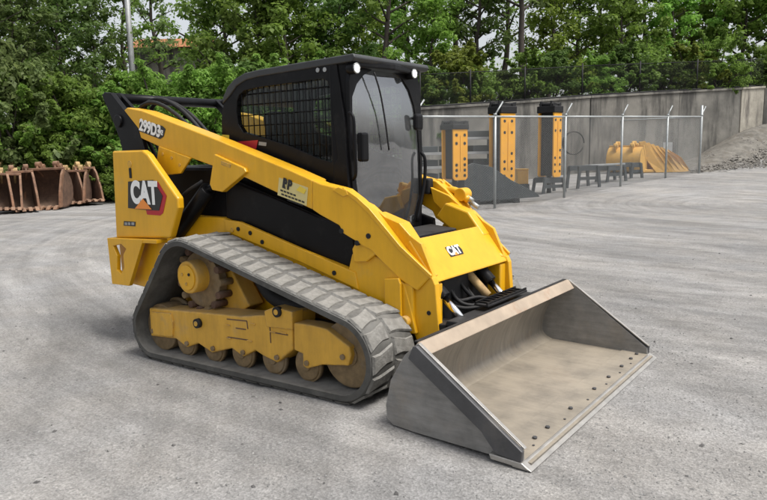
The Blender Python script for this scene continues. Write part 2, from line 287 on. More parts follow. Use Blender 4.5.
# ------------------------------------------------------------------ mesh helpers
def link(name, me, m, parent=None, bevel=0.0, smooth=False, loc=None):
    o = bpy.data.objects.new(name, me); COL.objects.link(o)
    if m is not None and not me.materials: me.materials.append(m)
    if parent is not None: o.parent = parent
    if loc is not None: o.location = loc
    if bevel:
        b = o.modifiers.new('bevel', 'BEVEL'); b.width = bevel; b.segments = 2; b.limit_method = 'ANGLE'; b.angle_limit = math.radians(35)
        b.harden_normals = False
    if smooth:
        for p in me.polygons: p.use_smooth = True
    return o
def bm_mesh(bm, name):
    bmesh.ops.recalc_face_normals(bm, faces=bm.faces[:])
    me = bpy.data.meshes.new(name); bm.to_mesh(me); bm.free(); return me
def add_box(bm, c, s, rot=None):
    M = Matrix.Translation(Vector(c)) @ (rot.to_4x4() if rot is not None else Matrix()) @ Matrix.Diagonal((*s, 1))
    bmesh.ops.create_cube(bm, size=1.0, matrix=M)
def frame(d):
    d = Vector(d).normalized(); a = Vector((0, 0, 1)) if abs(d.z) < 0.9 else Vector((1, 0, 0))
    x = d.cross(a).normalized(); y = d.cross(x); return x, y
def add_cyl(bm, a, b, r, seg=16, r2=None):
    a, b = Vector(a), Vector(b); x, y = frame(b - a); r2 = r if r2 is None else r2
    A = [bm.verts.new(a + (x*math.cos(t) + y*math.sin(t))*r) for t in [2*math.pi*i/seg for i in range(seg)]]
    B = [bm.verts.new(b + (x*math.cos(t) + y*math.sin(t))*r2) for t in [2*math.pi*i/seg for i in range(seg)]]
    for i in range(seg): bm.faces.new((A[i], A[(i+1) % seg], B[(i+1) % seg], B[i]))
    bm.faces.new(A[::-1]); bm.faces.new(B)
def add_tube(bm, pts, r, seg=8):
    pts = [Vector(p) for p in pts]; rings = []
    for i, p in enumerate(pts):
        d = pts[min(i+1, len(pts)-1)] - pts[max(i-1, 0)]; x, y = frame(d)
        if rings and x.dot(px_) < 0: x, y = -x, -y
        px_ = x
        rings.append([bm.verts.new(p + (x*math.cos(2*math.pi*k/seg) + y*math.sin(2*math.pi*k/seg))*(r if not hasattr(r, '__len__') else r[i])) for k in range(seg)])
    for a, b in zip(rings, rings[1:]):
        for k in range(seg): bm.faces.new((a[k], a[(k+1) % seg], b[(k+1) % seg], b[k]))
    bm.faces.new(rings[0][::-1]); bm.faces.new(rings[-1])
def smoothpath(pts, n=6):
    P = [Vector(p) for p in pts]; P = [2*P[0]-P[1]] + P + [2*P[-1]-P[-2]]; out = []
    for i in range(1, len(P)-2):
        for k in range(n):
            t = k/n; a, b, c, d = P[i-1], P[i], P[i+1], P[i+2]
            out.append(0.5*((2*b) + (c-a)*t + (2*a-5*b+4*c-d)*t*t + (-a+3*b-3*c+d)*t**3))
    out.append(P[-2]); return out
def add_prism(bm, pts, off):
    off = Vector(off); A = [bm.verts.new(Vector(p)) for p in pts]; B = [bm.verts.new(Vector(p)+off) for p in pts]; n = len(A)
    bm.faces.new(A); bm.faces.new(B[::-1])
    for i in range(n): bm.faces.new((A[i], B[i], B[(i+1) % n], A[(i+1) % n]))
def holed(pts, holes, off):
    """plate with openings"""
    bm = bmesh.new(); es = []
    for loop in [pts] + holes:
        vs = [bm.verts.new(Vector(p)) for p in loop]
        es += [bm.edges.new((vs[i], vs[(i+1) % len(vs)])) for i in range(len(vs))]
    bmesh.ops.triangle_fill(bm, edges=es, use_beauty=True)
    ex = bmesh.ops.extrude_face_region(bm, geom=bm.faces[:])
    bmesh.ops.translate(bm, vec=Vector(off), verts=[v for v in ex['geom'] if isinstance(v, bmesh.types.BMVert)])
    return bm
def prism_obj(name, pts, off, m, parent, bevel=0.005):
    bm = bmesh.new(); add_prism(bm, pts, off); return link(name, bm_mesh(bm, name), m, parent, bevel)
def box_obj(name, c, s, m, parent, bevel=0.004, rot=None):
    bm = bmesh.new(); add_box(bm, c, s, rot); return link(name, bm_mesh(bm, name), m, parent, bevel)
def cyl_obj(name, a, b, r, m, parent, seg=20, r2=None, bevel=0.0):
    bm = bmesh.new(); add_cyl(bm, a, b, r, seg, r2); me = bm_mesh(bm, name); o = link(name, me, m, parent, bevel)
    for p in me.polygons: p.use_smooth = len(p.vertices) == 4
    return o
def tube_obj(name, pts, r, m, parent, seg=8, smooth=6):
    bm = bmesh.new(); add_tube(bm, smoothpath(pts, smooth) if smooth else pts, r, seg); return link(name, bm_mesh(bm, name), m, parent, smooth=True)
def thing(name, label, cat, loc=(0, 0, 0), group=None, rz=0.0):
    o = bpy.data.objects.new(name, None); COL.objects.link(o); o.location = loc; o.rotation_euler.z = rz
    o.empty_display_size = 0.2; tag(o, label, cat, group); return o
def tag(o, label=None, cat=None, group=None, kind=None):
    if label: o['label'] = label
    if cat: o['category'] = cat
    if group: o['group'] = group
    if kind: o['kind'] = kind
    return o
def copy_tree(o, parent=None):
    c = o.copy(); COL.objects.link(c)
    if parent is not None: c.parent = parent
    for ch in o.children: copy_tree(ch, c)
    return c
def text_obj(name, s, size, M, m, parent, bold=0.0, depth=0.001, sx=1.0, shear=0.0, align='CENTER'):
    cu = bpy.data.curves.new(name, 'FONT'); cu.body = s; cu.size = size; cu.extrude = depth; cu.offset = bold; cu.shear = shear
    cu.align_x = align; cu.align_y = 'CENTER'
    to = bpy.data.objects.new(name + '_tmp', cu); COL.objects.link(to)
    dg = bpy.context.evaluated_depsgraph_get(); me = bpy.data.meshes.new_from_object(to.evaluated_get(dg))
    bpy.data.objects.remove(to); bpy.data.curves.remove(cu)
    me.materials.clear(); me.transform(M @ Matrix.Diagonal((sx, 1, 1, 1)))
    return link(name, me, m, parent)


# ------------------------------------------------------------------ the setting: ground, hillside, gravel
from mathutils import noise as mnoise
rng = random.Random(7)
def grow(a, b, step, far, k=1.16):
    """even steps from a to b, then growing steps out to +-far"""
    v = list(np.arange(a, b, step)); s = step; x = b
    while x < far: v.append(x); s *= k; x += s
    s = step; x = a - step; lo = []
    while x > -far: lo.append(x); s *= k; x -= s
    return lo[::-1] + v + [far]
def relief(x, y, d):
    if d > 16: return 0.0
    f = 1 - sstep(9, 16, d)
    h = 0.016*mnoise.noise((x*0.55, y*0.55, 3.1)) + 0.009*mnoise.noise((x*1.9, y*1.9, 7.7)) + 0.005*mnoise.noise((x*5.5, y*5.5, 1.2))
    c, s = math.cos(math.radians(38)), math.sin(math.radians(38))
    h += 0.006*mnoise.noise(((x*c + y*s)*0.5, (-x*s + y*c)*4.5, 5.0))
    # keep the pads under the tracks and the bucket flat
    pad = 1.0
    if -3.6 < x < 0.15 and abs(y) < 1.15: pad = 0.25
    return h*f*pad - (0.004 if pad < 1 else 0)
ds = grow(2.0, 9.0, 0.07, 320, 1.055); ds = [d for d in ds if d > -40]
ls = grow(-4.2, 4.4, 0.07, 260, 1.06)
vs = []
for d in ds:
    for l in ls:
        p = dl(d, l); vs.append((p.x, p.y, gz(p.x, p.y) + relief(p.x, p.y, d)))
nl = len(ls); fs = [(i*nl+j, i*nl+j+1, (i+1)*nl+j+1, (i+1)*nl+j) for i in range(len(ds)-1) for j in range(nl-1)]
me = bpy.data.meshes.new('ground'); me.from_pydata(vs, [], fs); me.update()
for p in me.polygons: p.use_smooth = True
if me.polygons[0].normal.z < 0: me.flip_normals()
g = link('ground', me, GRAV); tag(g, kind='structure')

WL = [(405, 111, 23.6), (505, 104.5, 24.8), (591, 98, 26.0), (680, 93, 27.4), (742, 89.5, 28.5), (765, 88, 29.0)]   # top edge of the wall: pixel and depth
WT = [at(*q) for q in WL]
# hillside above and behind the wall
def hill_z(d, l):
    return 2.0*sstep(23.5, 26.5, d - 0.40*max(l, 0) + 1.5) + 3.2*sstep(27, 60, d) + 0.08*max(0, l)*sstep(24, 30, d)
hv = []; hd = [23.0 + 0.9*i for i in range(14)] + [36, 39, 43, 48, 55, 65, 80, 110]; hl = [-60 + 3*i for i in range(41)]
for d in hd:
    for l in hl:
        base = 24.4 + (0.42*l if l > 0 else 0.0)
        dd = base + (d - 23.0); q = dl(dd, l)
        t = (d - 23.0)
        top = 2.55 + 0.075*max(0, l) if l > -1 else 0.25
        z = top*(1 if l > -1 else sstep(0, 5, t)) + 0.05*t + 0.25*mnoise.noise((q.x*0.4, q.y*0.4, 2.2))
        if l <= -1: z += 1.6*sstep(3, 12, t)
        hv.append((q.x, q.y, z))
nh = len(hl)
me = bpy.data.meshes.new('hillside'); me.from_pydata(hv, [], [(i*nh+j, i*nh+j+1, (i+1)*nh+j+1, (i+1)*nh+j) for i in range(len(hd)-1) for j in range(nh-1)]); me.update()
if me.polygons[0].normal.z < 0: me.flip_normals()
for p in me.polygons: p.use_smooth = True
h = link('hillside', me, HILL); tag(h, kind='structure')

# loose stones: one uncountable scatter
def stones(name, m, n, area, smin, smax, seed, kind='stuff', label=None, cat=None, power=2.2):
    r = random.Random(seed); V = []; F = []
    base = [Vector(v) for v in ((1, 0, 0), (-1, 0, 0), (0, 1, 0), (0, -1, 0), (0, 0, 1), (0, 0, -1))]
    tri = [(0, 2, 4), (2, 1, 4), (1, 3, 4), (3, 0, 4), (2, 0, 5), (1, 2, 5), (3, 1, 5), (0, 3, 5)]
    while len(V) < n*6:
        x, y = area(r)
        if -3.5 < x < -0.95 and 0.5 < abs(y) < 1.0: continue
        if -0.9 < x < 0.03 and abs(y) < 1.06: continue
        d = (x - CAM.x)*HF.x + (y - CAM.y)*HF.y
        s = smin + (smax - smin)*r.random()**power; a = r.random()*6.28; c, sn = math.cos(a), math.sin(a)
        z0 = gz(x, y) + relief(x, y, d) + s*0.15 + (0.09 if d > 20 else 0); i0 = len(V)
        ex = (0.7 + 0.6*r.random(), 0.6 + 0.5*r.random(), 0.45 + 0.35*r.random())
        for q in base:
            q = Vector((q.x*ex[0]*(0.8+0.4*r.random()), q.y*ex[1]*(0.8+0.4*r.random()), q.z*ex[2])) + Vector((r.random()-.5, r.random()-.5, 0))*0.4
            V.append((x + (q.x*c - q.y*sn)*s, y + (q.x*sn + q.y*c)*s, z0 + q.z*s))
        F += [(i0+a_, i0+b_, i0+c_) for a_, b_, c_ in tri]
    me = bpy.data.meshes.new(name); me.from_pydata(V, [], F); me.update()
    o = link(name, me, m); tag(o, label, cat, kind=kind); return o
def near_area(r):
    d = 2.3 + 9.5*r.random()**1.5; l = (r.random() - 0.5)*1.3*d; p = dl(d, l); return p.x, p.y
def bank_area(r):
    l = 11.5 + 6*r.random(); d = 25.2 + 0.42*(l - 11.8) + 4.5*r.random() - 0.6*(1 - r.random()); p = dl(d, l); return p.x, p.y
stones('gravel', STONE, 15000, near_area, 0.002, 0.010, 1, label='loose grey gravel scattered over the yard', cat='gravel')
stones('dark_gravel', STONED, 420, near_area, 0.003, 0.016, 2, label='darker loose stones scattered over the yard', cat='gravel', power=3)
stones('bank_rubble', BANKM, 6000, bank_area, 0.015, 0.08, 3, label='loose rubble covering the bank below the wall end', cat='rubble')

# earth bank below the end of the wall
bv = []; bls = [10.8 + 0.3*i for i in range(36)]; bds = [0.25*i for i in range(26)]
for l in bls:
    for t in bds:
        q = dl(24.9 + 0.42*(l - 11.8) + t, l); ed = min(t, l - 10.8)
        bv.append((q.x, q.y, gz(q.x, q.y) - 0.06 + 0.20*min(1, ed/1.2) + 0.07*mnoise.noise((q.x*1.5, q.y*1.5, 9))))
nb_ = len(bds); me = bpy.data.meshes.new('bank'); me.from_pydata(bv, [], [(i*nb_+j, i*nb_+j+1, (i+1)*nb_+j+1, (i+1)*nb_+j) for i in range(len(bls)-1) for j in range(nb_-1)]); me.update()
if me.polygons[0].normal.z < 0: me.flip_normals()
for p in me.polygons: p.use_smooth = True
tag(link('bank', me, mat('bank_earth', (0.15, 0.14, 0.122), 0.95, var=0.5, scale=3, dirt=(0.10, 0.085, 0.065), dirt_amt=0.45, dirt_scale=2, bump=0.8, bscale=8)), kind='structure')

# ------------------------------------------------------------------ the compact track loader
LOADER = thing('compact_track_loader', 'yellow and black compact track loader with rubber tracks and a wide steel bucket', 'track loader', (0, 0, 0))
def xz(pts, y): return [(lambda p: (p.x, p.z))(onY(px, py, -abs(y))) for px, py in pts]
def side_plate(name, pts, y, thick, s, m, parent, bevel=0.006, traced=True):
    """profile traced at the near plane -y, extruded inwards; s = -1 near side, +1 far side"""
    q = xz(pts, y) if traced else pts
    return prism_obj(name, [(x, s*y, z) for x, z in q], (0, -s*thick, 0), m, parent, bevel)

# ---- rubber tracks and undercarriages
CIRC = [(-3.13, 0.205, 0.235), (-2.70, 0.605, 0.325), (-1.262, 0.305, 0.275)]
def hull_path(circ, n=160):
    pts = [(x + r*math.cos(a), z + r*math.sin(a)) for x, z, r in circ for a in [2*math.pi*i/180 for i in range(180)]]
    pts = sorted(set(pts))
    def half(ps):
        h = []
        for p in ps:
            while len(h) > 1 and (h[-1][0]-h[-2][0])*(p[1]-h[-2][1]) - (h[-1][1]-h[-2][1])*(p[0]-h[-2][0]) <= 0: h.pop()
            h.append(p)
        return h
    h = half(pts)[:-1] + half(pts[::-1])[:-1]
    P = np.array(h + [h[0]]); seg = np.hypot(*(P[1:]-P[:-1]).T); cum = np.concatenate([[0], np.cumsum(seg)])
    def ev(s):
        s = s % cum[-1]; return np.array([np.interp(s, cum, P[:, 0]), np.interp(s, cum, P[:, 1])])
    return ev, cum[-1]
BELT, BLEN = hull_path([(x, z, r - 0.012) for x, z, r in CIRC])
def belt_frame(s):
    p = BELT(s); t = BELT(s + 0.02) - BELT(s - 0.02); t /= np.linalg.norm(t); return p, t, np.array([t[1], -t[0]])   # hull runs anticlockwise: outward normal
YO, YI = 0.967, 0.547
def lug_mesh(name, y0, y1, slant, notch):
    bm = bmesh.new(); h = 0.009; w = 0.113
    ys = [y0, y0 + 0.35*(y1-y0), y0 + 0.65*(y1-y0), y1]; off = [0, slant*0.3, slant*0.75, slant]
    lo = []; hi = []
    for k, (y, o) in enumerate(zip(ys, off)):
        ww = w*(1.0 if k in (0, 3) else 0.82 if notch else 1.0); ins = 0.008
        lo.append((bm.verts.new((o - ww/2, y, -0.004)), bm.verts.new((o + ww/2, y, -0.004))))
        e = 0.010 if k == 0 else (-0.010 if k == 3 else 0)
        hi.append((bm.verts.new((o - ww/2 + ins, y + e, h)), bm.verts.new((o + ww/2 - ins, y + e, h))))
    for k in range(3):
        bm.faces.new((hi[k][0], hi[k][1], hi[k+1][1], hi[k+1][0])); bm.faces.new((lo[k][0], hi[k][0], hi[k+1][0], lo[k+1][0])); bm.faces.new((lo[k][1], lo[k+1][1], hi[k+1][1], hi[k][1]))
    bm.faces.new((lo[0][0], lo[0][1], hi[0][1], hi[0][0])); bm.faces.new((lo[3][0], hi[3][0], hi[3][1], lo[3][1]))
    me = bm_mesh(bm, name); me.materials.append(LUG); return me
ROL = [(-2.83, 0.105), (-2.515, 0.11), (-2.21, 0.122), (-1.905, 0.135), (-1.60, 0.148)]
for s in (-1, 1):
    N = 200; V = []; F = []
    sec = [(YO, -0.046), (YO, -0.012), (YO - 0.014, 0.0), (YI + 0.014, 0.0), (YI, -0.012), (YI, -0.046), (YI + 0.15, -0.046), (YI + 0.16, -0.05), (YO - 0.16, -0.05), (YO - 0.15, -0.046)]
    for i in range(N):
        p, t, n = belt_frame(BLEN*i/N)
        for y, o in sec: V.append((p[0] + n[0]*o, s*y, p[1] + n[1]*o))
    k = len(sec)
    for i in range(N):
        for j in range(k): F.append((i*k+j, i*k+(j+1) % k, ((i+1) % N)*k+(j+1) % k, ((i+1) % N)*k+j))
    me = bpy.data.meshes.new('rubber_track'); me.from_pydata(V, [], F); me.update()
    bm = bmesh.new(); bm.from_mesh(me); bmesh.ops.recalc_face_normals(bm, faces=bm.faces[:]); bm.to_mesh(me); bm.free()
    trk = link('rubber_track', me, RUB, LOADER)
    for p_ in me.polygons: p_.use_smooth = True
    try: me.set_sharp_from_angle(angle=math.radians(40))
    except Exception: pass
    lo = lug_mesh('tread_lug', 0.005, 0.195, 0.035, True); li = lug_mesh('tread_lug', 0.215, 0.412, -0.035, True)
    nl_ = int(BLEN/0.130)
    for i in range(nl_):
        for me2, ph in ((lo, 0.0), (li, 0.065)):
            p, t, n = belt_frame(BLEN*i/nl_ + ph)
            o = bpy.data.objects.new('tread_lug', me2); COL.objects.link(o); o.parent = trk
            # local x = tangent, local y = inwards from outer edge, local z = outward
            ydir = -s
            o.matrix_local = Matrix(((t[0], 0, n[0], p[0]), (0, ydir, 0, s*YO), (t[1], 0, n[1], p[1]), (0, 0, 0, 1)))
    # undercarriage frame traced from the photograph
    fr = [(149, 308), (206, 313), (240, 316.5), (292, 313.5), (292.5, 350), (277, 363), (263, 356), (255, 350.5), (243, 357), (231.5, 348.5), (212, 353), (198, 343.5), (186.5, 347.5), (176, 339), (151, 336)]
    uf = side_plate('track_frame', fr, 0.90, 0.22, s, YELD, LOADER, 0.010)
    side_plate('idler_guard', [(151, 312), (170, 313.5), (172.5, 322), (172, 337), (153, 335)], 0.915, 0.02, s, YELD, uf, 0.004)
    side_plate('front_idler_arm', [(293.5, 323), (310, 325), (326, 329), (349, 347), (351, 356), (348, 366), (322, 365), (307, 369), (303, 366), (302.5, 354), (294, 350)], 0.905, 0.12, s, YELD, uf, 0.008)
    side_plate('tensioner_bracket', [(264, 311), (274, 307), (292, 312), (292, 330), (266, 327)], 0.912, 0.10, s, YELD, uf, 0.006)
    for px, py in [(197, 323.5), (277, 312)]:
        q = onY(px, py, -0.92); cyl_obj('pin_cap', (q.x, s*0.93, q.z), (q.x, s*0.90, q.z), 0.034, BLKM, uf); cyl_obj('pin_core', (q.x, s*0.935, q.z), (q.x, s*0.92, q.z), 0.018, YELD, uf)
    for px, py in [(228, 325), (229, 338), (250, 341), (253, 324), (273, 332), (284, 333)]:
        q = onY(px, py, -0.90); box_obj('weld_tab', (q.x, s*0.902, q.z), (0.05, 0.012, 0.008), YELD, uf, 0.002)
    # step slots
    for px0, py0, px1, py1 in [(227, 319, 247, 321), (247, 321, 248, 329), (228, 337, 248, 340), (270, 325, 271, 343), (271, 332, 288, 335), (236, 328, 246, 329.5)]:
        a, b = onY(px0, py0, -0.9), onY(px1, py1, -0.9); bm = bmesh.new()
        d = Vector((b.x-a.x, 0, b.z-a.z)); n_ = Vector((-d.z, 0, d.x)).normalized()*0.0035
        P = [Vector((a.x, s*0.9035, a.z)), Vector((b.x, s*0.9035, b.z))]
        add_prism(bm, [P[0]-n_, P[1]-n_, P[1]+n_, P[0]+n_], (0, -s*0.008, 0)); link('frame_slot', bm_mesh(bm, 'frame_slot'), RUSTD, uf)
    def wheel(name, x, z, r, y0, y1, m):
        o = cyl_obj(name, (x, s*y0, z), (x, s*y1, z), r, m, LOADER, 28, bevel=0.008)
        cyl_obj('wheel_hub', (x, s*(y0 + 0.010), z), (x, s*(y0 - 0.02), z), r*0.34, ROLM, o, 16, bevel=0.004)
        cyl_obj('wheel_flange', (x, s*(y1 + 0.05), z), (x, s*(y1 + 0.02), z), r*1.12, m, o, 28)
        return o
    wheel('rear_idler', -3.125, 0.205, 0.180, 0.86, 0.66, ROLM)
    wheel('front_idler', -1.262, 0.305, 0.205, 0.86, 0.66, ROLM)
    for x, z in ROL: wheel('track_roller', x, z + 0.030, 0.096, 0.87, 0.81, ROLM)
    prism_obj('dark_recess_plate', [(-3.2, s*0.74, 0.10), (-3.2, s*0.74, 0.36), (-1.3, s*0.74, 0.44), (-1.25, s*0.74, 0.17)], (0, -s*0.10, 0), BLKM, LOADER, 0.01)  # black plate added to stand in for the shade behind the rollers
    for px, py in [(187, 343.5), (213, 348.5), (243, 352.5), (277, 357.5), (307, 363), (343, 357), (153, 331)]:
        q = onY(px, py, -0.905); cyl_obj('roller_bolt', (q.x, s*0.916, q.z), (q.x, s*0.895, q.z), 0.018, ROLM, uf, 8)
    # drive sprocket and its motor hub
    sp = bmesh.new(); add_cyl(sp, (-2.705, s*0.79, 0.605), (-2.705, s*0.72, 0.605), 0.205, 32)
    sprk = link('drive_sprocket', bm_mesh(sp, 'drive_sprocket'), ROLM, LOADER, 0.005)
    for i in range(15):
        a = 2*math.pi*i/15; c_, s_ = math.cos(a), math.sin(a)
        cyl_obj('sprocket_tooth', (-2.705 + c_*0.225, s*0.815, 0.605 + s_*0.225), (-2.705 + c_*0.225, s*0.69, 0.605 + s_*0.225), 0.026, RUSTD if i % 3 else ROLM, sprk, 10)
    cyl_obj('drive_motor', (-2.725, s*0.895, 0.635), (-2.725, s*0.60, 0.635), 0.118, YELD, sprk, 28, bevel=0.01)
    cyl_obj('hub_cap', (-2.725, s*0.905, 0.635), (-2.725, s*0.89, 0.635), 0.092, YEL, sprk, 28, bevel=0.004)
    for i in range(3):
        a = 0.6 + i*2.09; cyl_obj('hub_bolt', (-2.725 + 0.045*math.cos(a), s*0.912, 0.635 + 0.045*math.sin(a)), (-2.725 + 0.045*math.cos(a), s*0.90, 0.635 + 0.045*math.sin(a)), 0.011, BLKM if i == 0 else YELD, sprk, 8)
    # frame pylon holding the sprocket, and the suspension arm behind
    prism_obj('sprocket_mount', [(-2.95, s*0.70, 0.36), (-2.45, s*0.70, 0.36), (-2.30, s*0.70, 0.44), (-2.52, s*0.70, 0.74), (-2.85, s*0.70, 0.78)], (0, -s*0.14, 0), YELD, LOADER, 0.01)
    tube_obj('suspension_arm', [(-2.32, s*0.62, 0.72), (-2.12, s*0.64, 0.52), (-1.85, s*0.64, 0.48), (-1.65, s*0.6, 0.55)], 0.055, BLKM, LOADER, 10)

# ---- chassis
ch = [(-3.70, 0.42), (-3.66, 0.34), (-2.9, 0.30), (-1.40, 0.30), (-1.02, 0.42), (-1.02, 0.70), (-1.44, 0.735), (-2.75, 1.03), (-3.70, 1.03)]
CH = prism_obj('chassis', [(x, -0.53, z) for x, z in ch], (0, 1.06, 0), YEL, LOADER, 0.012)
box_obj('engine_hood', (-3.20, 0, 1.20), (0.98, 0.94, 0.42), BLK, LOADER, 0.03)
box_obj('rear_grille', (-3.78, 0, 0.98), (0.12, 0.98, 0.86), BLKM, LOADER, 0.02)
for s in (-1, 1):
    sd_ = side_plate('side_rail', [(224, 219.5), (240, 222), (355, 272.5), (358, 290), (300, 262), (226, 232)], 0.545, 0.03, s, YEL, LOADER, 0.006)
    for px, py in [(232, 230), (238, 229), (250, 233), (262, 242), (334, 273)]:
        q = onY(px, py, -0.55); cyl_obj('rail_bolt', (q.x, s*0.553, q.z), (q.x, s*0.54, q.z), 0.016, BLKM if px > 233 else YELD, sd_, 10)
    side_plate('side_engine_cover', [(226, 178), (352, 232), (356, 270), (300, 248), (226, 218)], 0.50, 0.05, s, BLK, LOADER, 0.01)
    # yellow bracing under the knee of the arm
    kb = side_plate('front_frame_plate', [(352, 254), (362, 248), (385, 262), (404, 284), (410, 306), (416, 334), (402, 334), (386, 322), (360, 300), (346, 280)], 0.535, 0.03, s, YEL, LOADER, 0.006)
    side_plate('frame_rib', [(384, 279), (398, 278.5), (400, 284), (401, 330), (385, 322)], 0.560, 0.022, s, YEL, kb, 0.004)
    q = onY(404, 322, -0.56); cyl_obj('frame_pin', (q.x, s*0.575, q.z), (q.x, s*0.53, q.z), 0.036, YELD, kb, 16, bevel=0.005); cyl_obj('pin_hole', (q.x, s*0.578, q.z), (q.x, s*0.57, q.z), 0.018, BLKM, kb, 12)
    # bracket that rises under the arm
    side_plate('arm_stop', [(352, 249), (358, 238), (372, 244), (376, 254), (366, 262), (354, 262)], 0.56, 0.10, s, YEL, LOADER, 0.006)
    # rear tower with its bumper
    tw = side_plate('rear_tower', [(112, 151), (142, 150), (147, 154), (177.5, 198), (178, 208), (170, 238), (116, 238)], 0.76, 0.06, s, YEL, LOADER, 0.014)
    q = onY(130, 164, -0.76); cyl_obj('tower_latch', (q.x, s*0.765, q.z), (q.x, s*0.75, q.z), 0.026, YELD, tw, 14); box_obj('latch_slot', (q.x, s*0.762, q.z - 0.07), (0.028, 0.012, 0.08), BLKM, tw, 0.004)
    bq = xz([(107, 238), (143, 239.5), (129, 286), (112, 284)], 0.80); hq = xz([(113, 246), (121, 244), (126, 249), (123, 255), (124, 268), (121, 274), (117, 270), (117, 256)], 0.80)
    bm = holed([(x, s*0.80, z) for x, z in bq], [[(x, s*0.80, z) for x, z in hq]], (0, -s*0.035, 0))
    bp = link('rear_bumper', bm_mesh(bm, 'rear_bumper'), YEL, LOADER, 0.004)
    bx = xz([(107, 238), (156, 240), (136, 290), (112, 284)], 0.80)
    prism_obj('bumper_back', [(x, s*0.70, z) for x, z in bx], (0, -s*0.22, 0), YEL, bp, 0.01)
    prism_obj('bumper_top', [(bq[0][0], s*0.797, bq[0][1]), (bx[1][0], s*0.797, bx[1][1]), (bx[1][0], s*0.797, bx[1][1] - 0.03), (bq[0][0], s*0.797, bq[0][1] - 0.03)], (0, -s*0.25, 0), YEL, bp, 0.004)
    # lift linkage at the rear
    lk = side_plate('lift_link', [(101.5, 95), (104, 92), (110, 92.5), (119, 104), (138, 128), (144, 150), (146, 166), (126, 166), (119, 138), (112, 120)], 0.625, 0.05, s, BLK, LOADER, 0.008)
    side_plate('link_inner_plate', [(113, 93), (119, 93), (136, 112), (132, 118)], 0.52, 0.035, s, BLK, lk, 0.006)
    q = onY(118.5, 121, -0.63); cyl_obj('link_pin', (q.x, s*0.645, q.z), (q.x, s*0.60, q.z), 0.052, BLK, lk, 18, bevel=0.006)
    # lift arm: outer plate, box, brackets
    top = [(124, 110), (127, 107.5), (142, 110.5), (218, 140), (290, 170), (320, 183.5), (336, 187.5), (343, 189.5), (356, 199.5), (368, 211), (399, 248), (430, 277.5)]
    bot = [(417, 291), (406, 284), (399, 279), (370, 250), (362, 246), (356, 241.5), (343, 233.5), (339, 225.5), (320, 215), (307, 206.5), (246, 178), (188, 157), (160, 147), (134, 135), (128, 122)]
    arm = side_plate('lift_arm', [(124, 110), (127, 107.5), (142, 110.5), (218, 140), (290, 170), (312, 180), (312, 209.5), (246, 178), (188, 157), (160, 147), (134, 135), (128, 122)], 0.62, 0.14, s, YEL, LOADER, 0.008)
    def fold(px, py, o=0.0):          # the front half of the arm turns inwards towards the coupler
        r = ray(px, py); x0 = -1.74; k = -0.125; e = 0.62 + o      # near plane: y = -(e + k*(x - x0))
        t = (-(e + k*(CAM.x - x0)) - CAM.y)/(r.y + k*r.x); p = CAM + r*t; return Vector((p.x, p.y if s < 0 else -p.y, p.z))
    ft = [(312, 180), (320, 183.5), (336, 187.5), (343, 189.5), (356, 199.5), (368, 211), (399, 248), (430, 277.5), (417, 291), (406, 284), (399, 279), (370, 250), (362, 246), (356, 241.5), (343, 233.5), (339, 225.5), (320, 215), (312, 209.5)]
    prism_obj('front_arm', [fold(*q) for q in ft], (0, -s*0.10, 0), YEL, arm, 0.008)
    side_plate('arm_hatch', [(158.5, 146), (190.5, 158), (188, 162), (180.5, 173.5), (168, 175), (156, 164)], 0.632, 0.02, s, YEL, arm, 0.005)
    cm = side_plate('cylinder_mount', [(214, 154), (244, 168), (246, 172), (222, 192), (212, 190), (209.5, 184)], 0.645, 0.05, s, YEL, arm, 0.006)
    side_plate('mount_slot', [(221, 161), (231, 164.5), (230, 168), (221, 164.5)], 0.648, 0.01, s, YELD, cm, 0.002)
    for px, py in [(172, 158), (163, 154), (180, 165)]:
        q = onY(px, py, -0.63); cyl_obj('hatch_bolt', (q.x, s*0.637, q.z), (q.x, s*0.625, q.z), 0.013, YELD, arm, 8)
    for px, py in [(341.5, 231), (368.5, 236), (357, 243)]:
        q = fold(px, py); cyl_obj('arm_pin', q + Vector((0, s*0.006, 0)), q - Vector((0, s*0.02, 0)), 0.017, BLKM, arm, 12)
    prism_obj('grease_boss', [fold(*q, 0.008) for q in [(332, 190), (338, 187), (346, 190), (348, 195), (343, 197)]], (0, -s*0.06, 0), YEL, arm, 0.004)
    prism_obj('arm_edge_bar', [fold(*q, 0.005) for q in [(340, 189), (343, 187.5), (357, 197.5), (369, 208.5), (400, 246), (431, 275.5), (430, 279), (399, 250.5), (368, 213.5), (356, 202)]], (0, -s*0.02, 0), YEL, arm, 0.003)
    # leg going down to the coupler
    side_plate('arm_leg', [(398, 262), (432, 278), (435, 285), (437, 310), (439.5, 336), (440, 350), (421, 352), (414, 334), (411, 310), (404, 284)], 0.505, 0.05, s, YEL, LOADER, 0.006)
    q = onY(429, 313, -0.505); cyl_obj('leg_pin', (q.x, s*0.51, q.z), (q.x, s*0.49, q.z), 0.014, BLKM, LOADER, 10)
    # inner cheek rising beside the cab
    side_plate('inner_cheek', [(352, 195), (368, 203), (372, 205), (385, 217), (399, 223), (410, 235.5), (421, 244), (436, 283), (420, 280), (390, 250), (356, 212)], 0.475, 0.03, s, YEL, LOADER, 0.005)
    # lift cylinder
    a = onY(172, 240, -0.57); b = onY(209, 189, -0.57); c_ = onY(226, 181, -0.57)
    lc = cyl_obj('lift_cylinder', (a.x, s*0.57, a.z), (b.x, s*0.57, b.z), 0.062, BLK, LOADER, 20, bevel=0.008)
    cyl_obj('cylinder_rod', (b.x, s*0.57, b.z), (c_.x, s*0.57, c_.z), 0.032, CHR, lc, 16)
    d = onY(190, 200, -0.60); tube_obj('cylinder_hose', [(a.x, s*0.62, a.z + 0.1), (d.x - 0.02, s*0.65, d.z + 0.03), (b.x, s*0.63, b.z + 0.06)], 0.014, BLKM, lc)

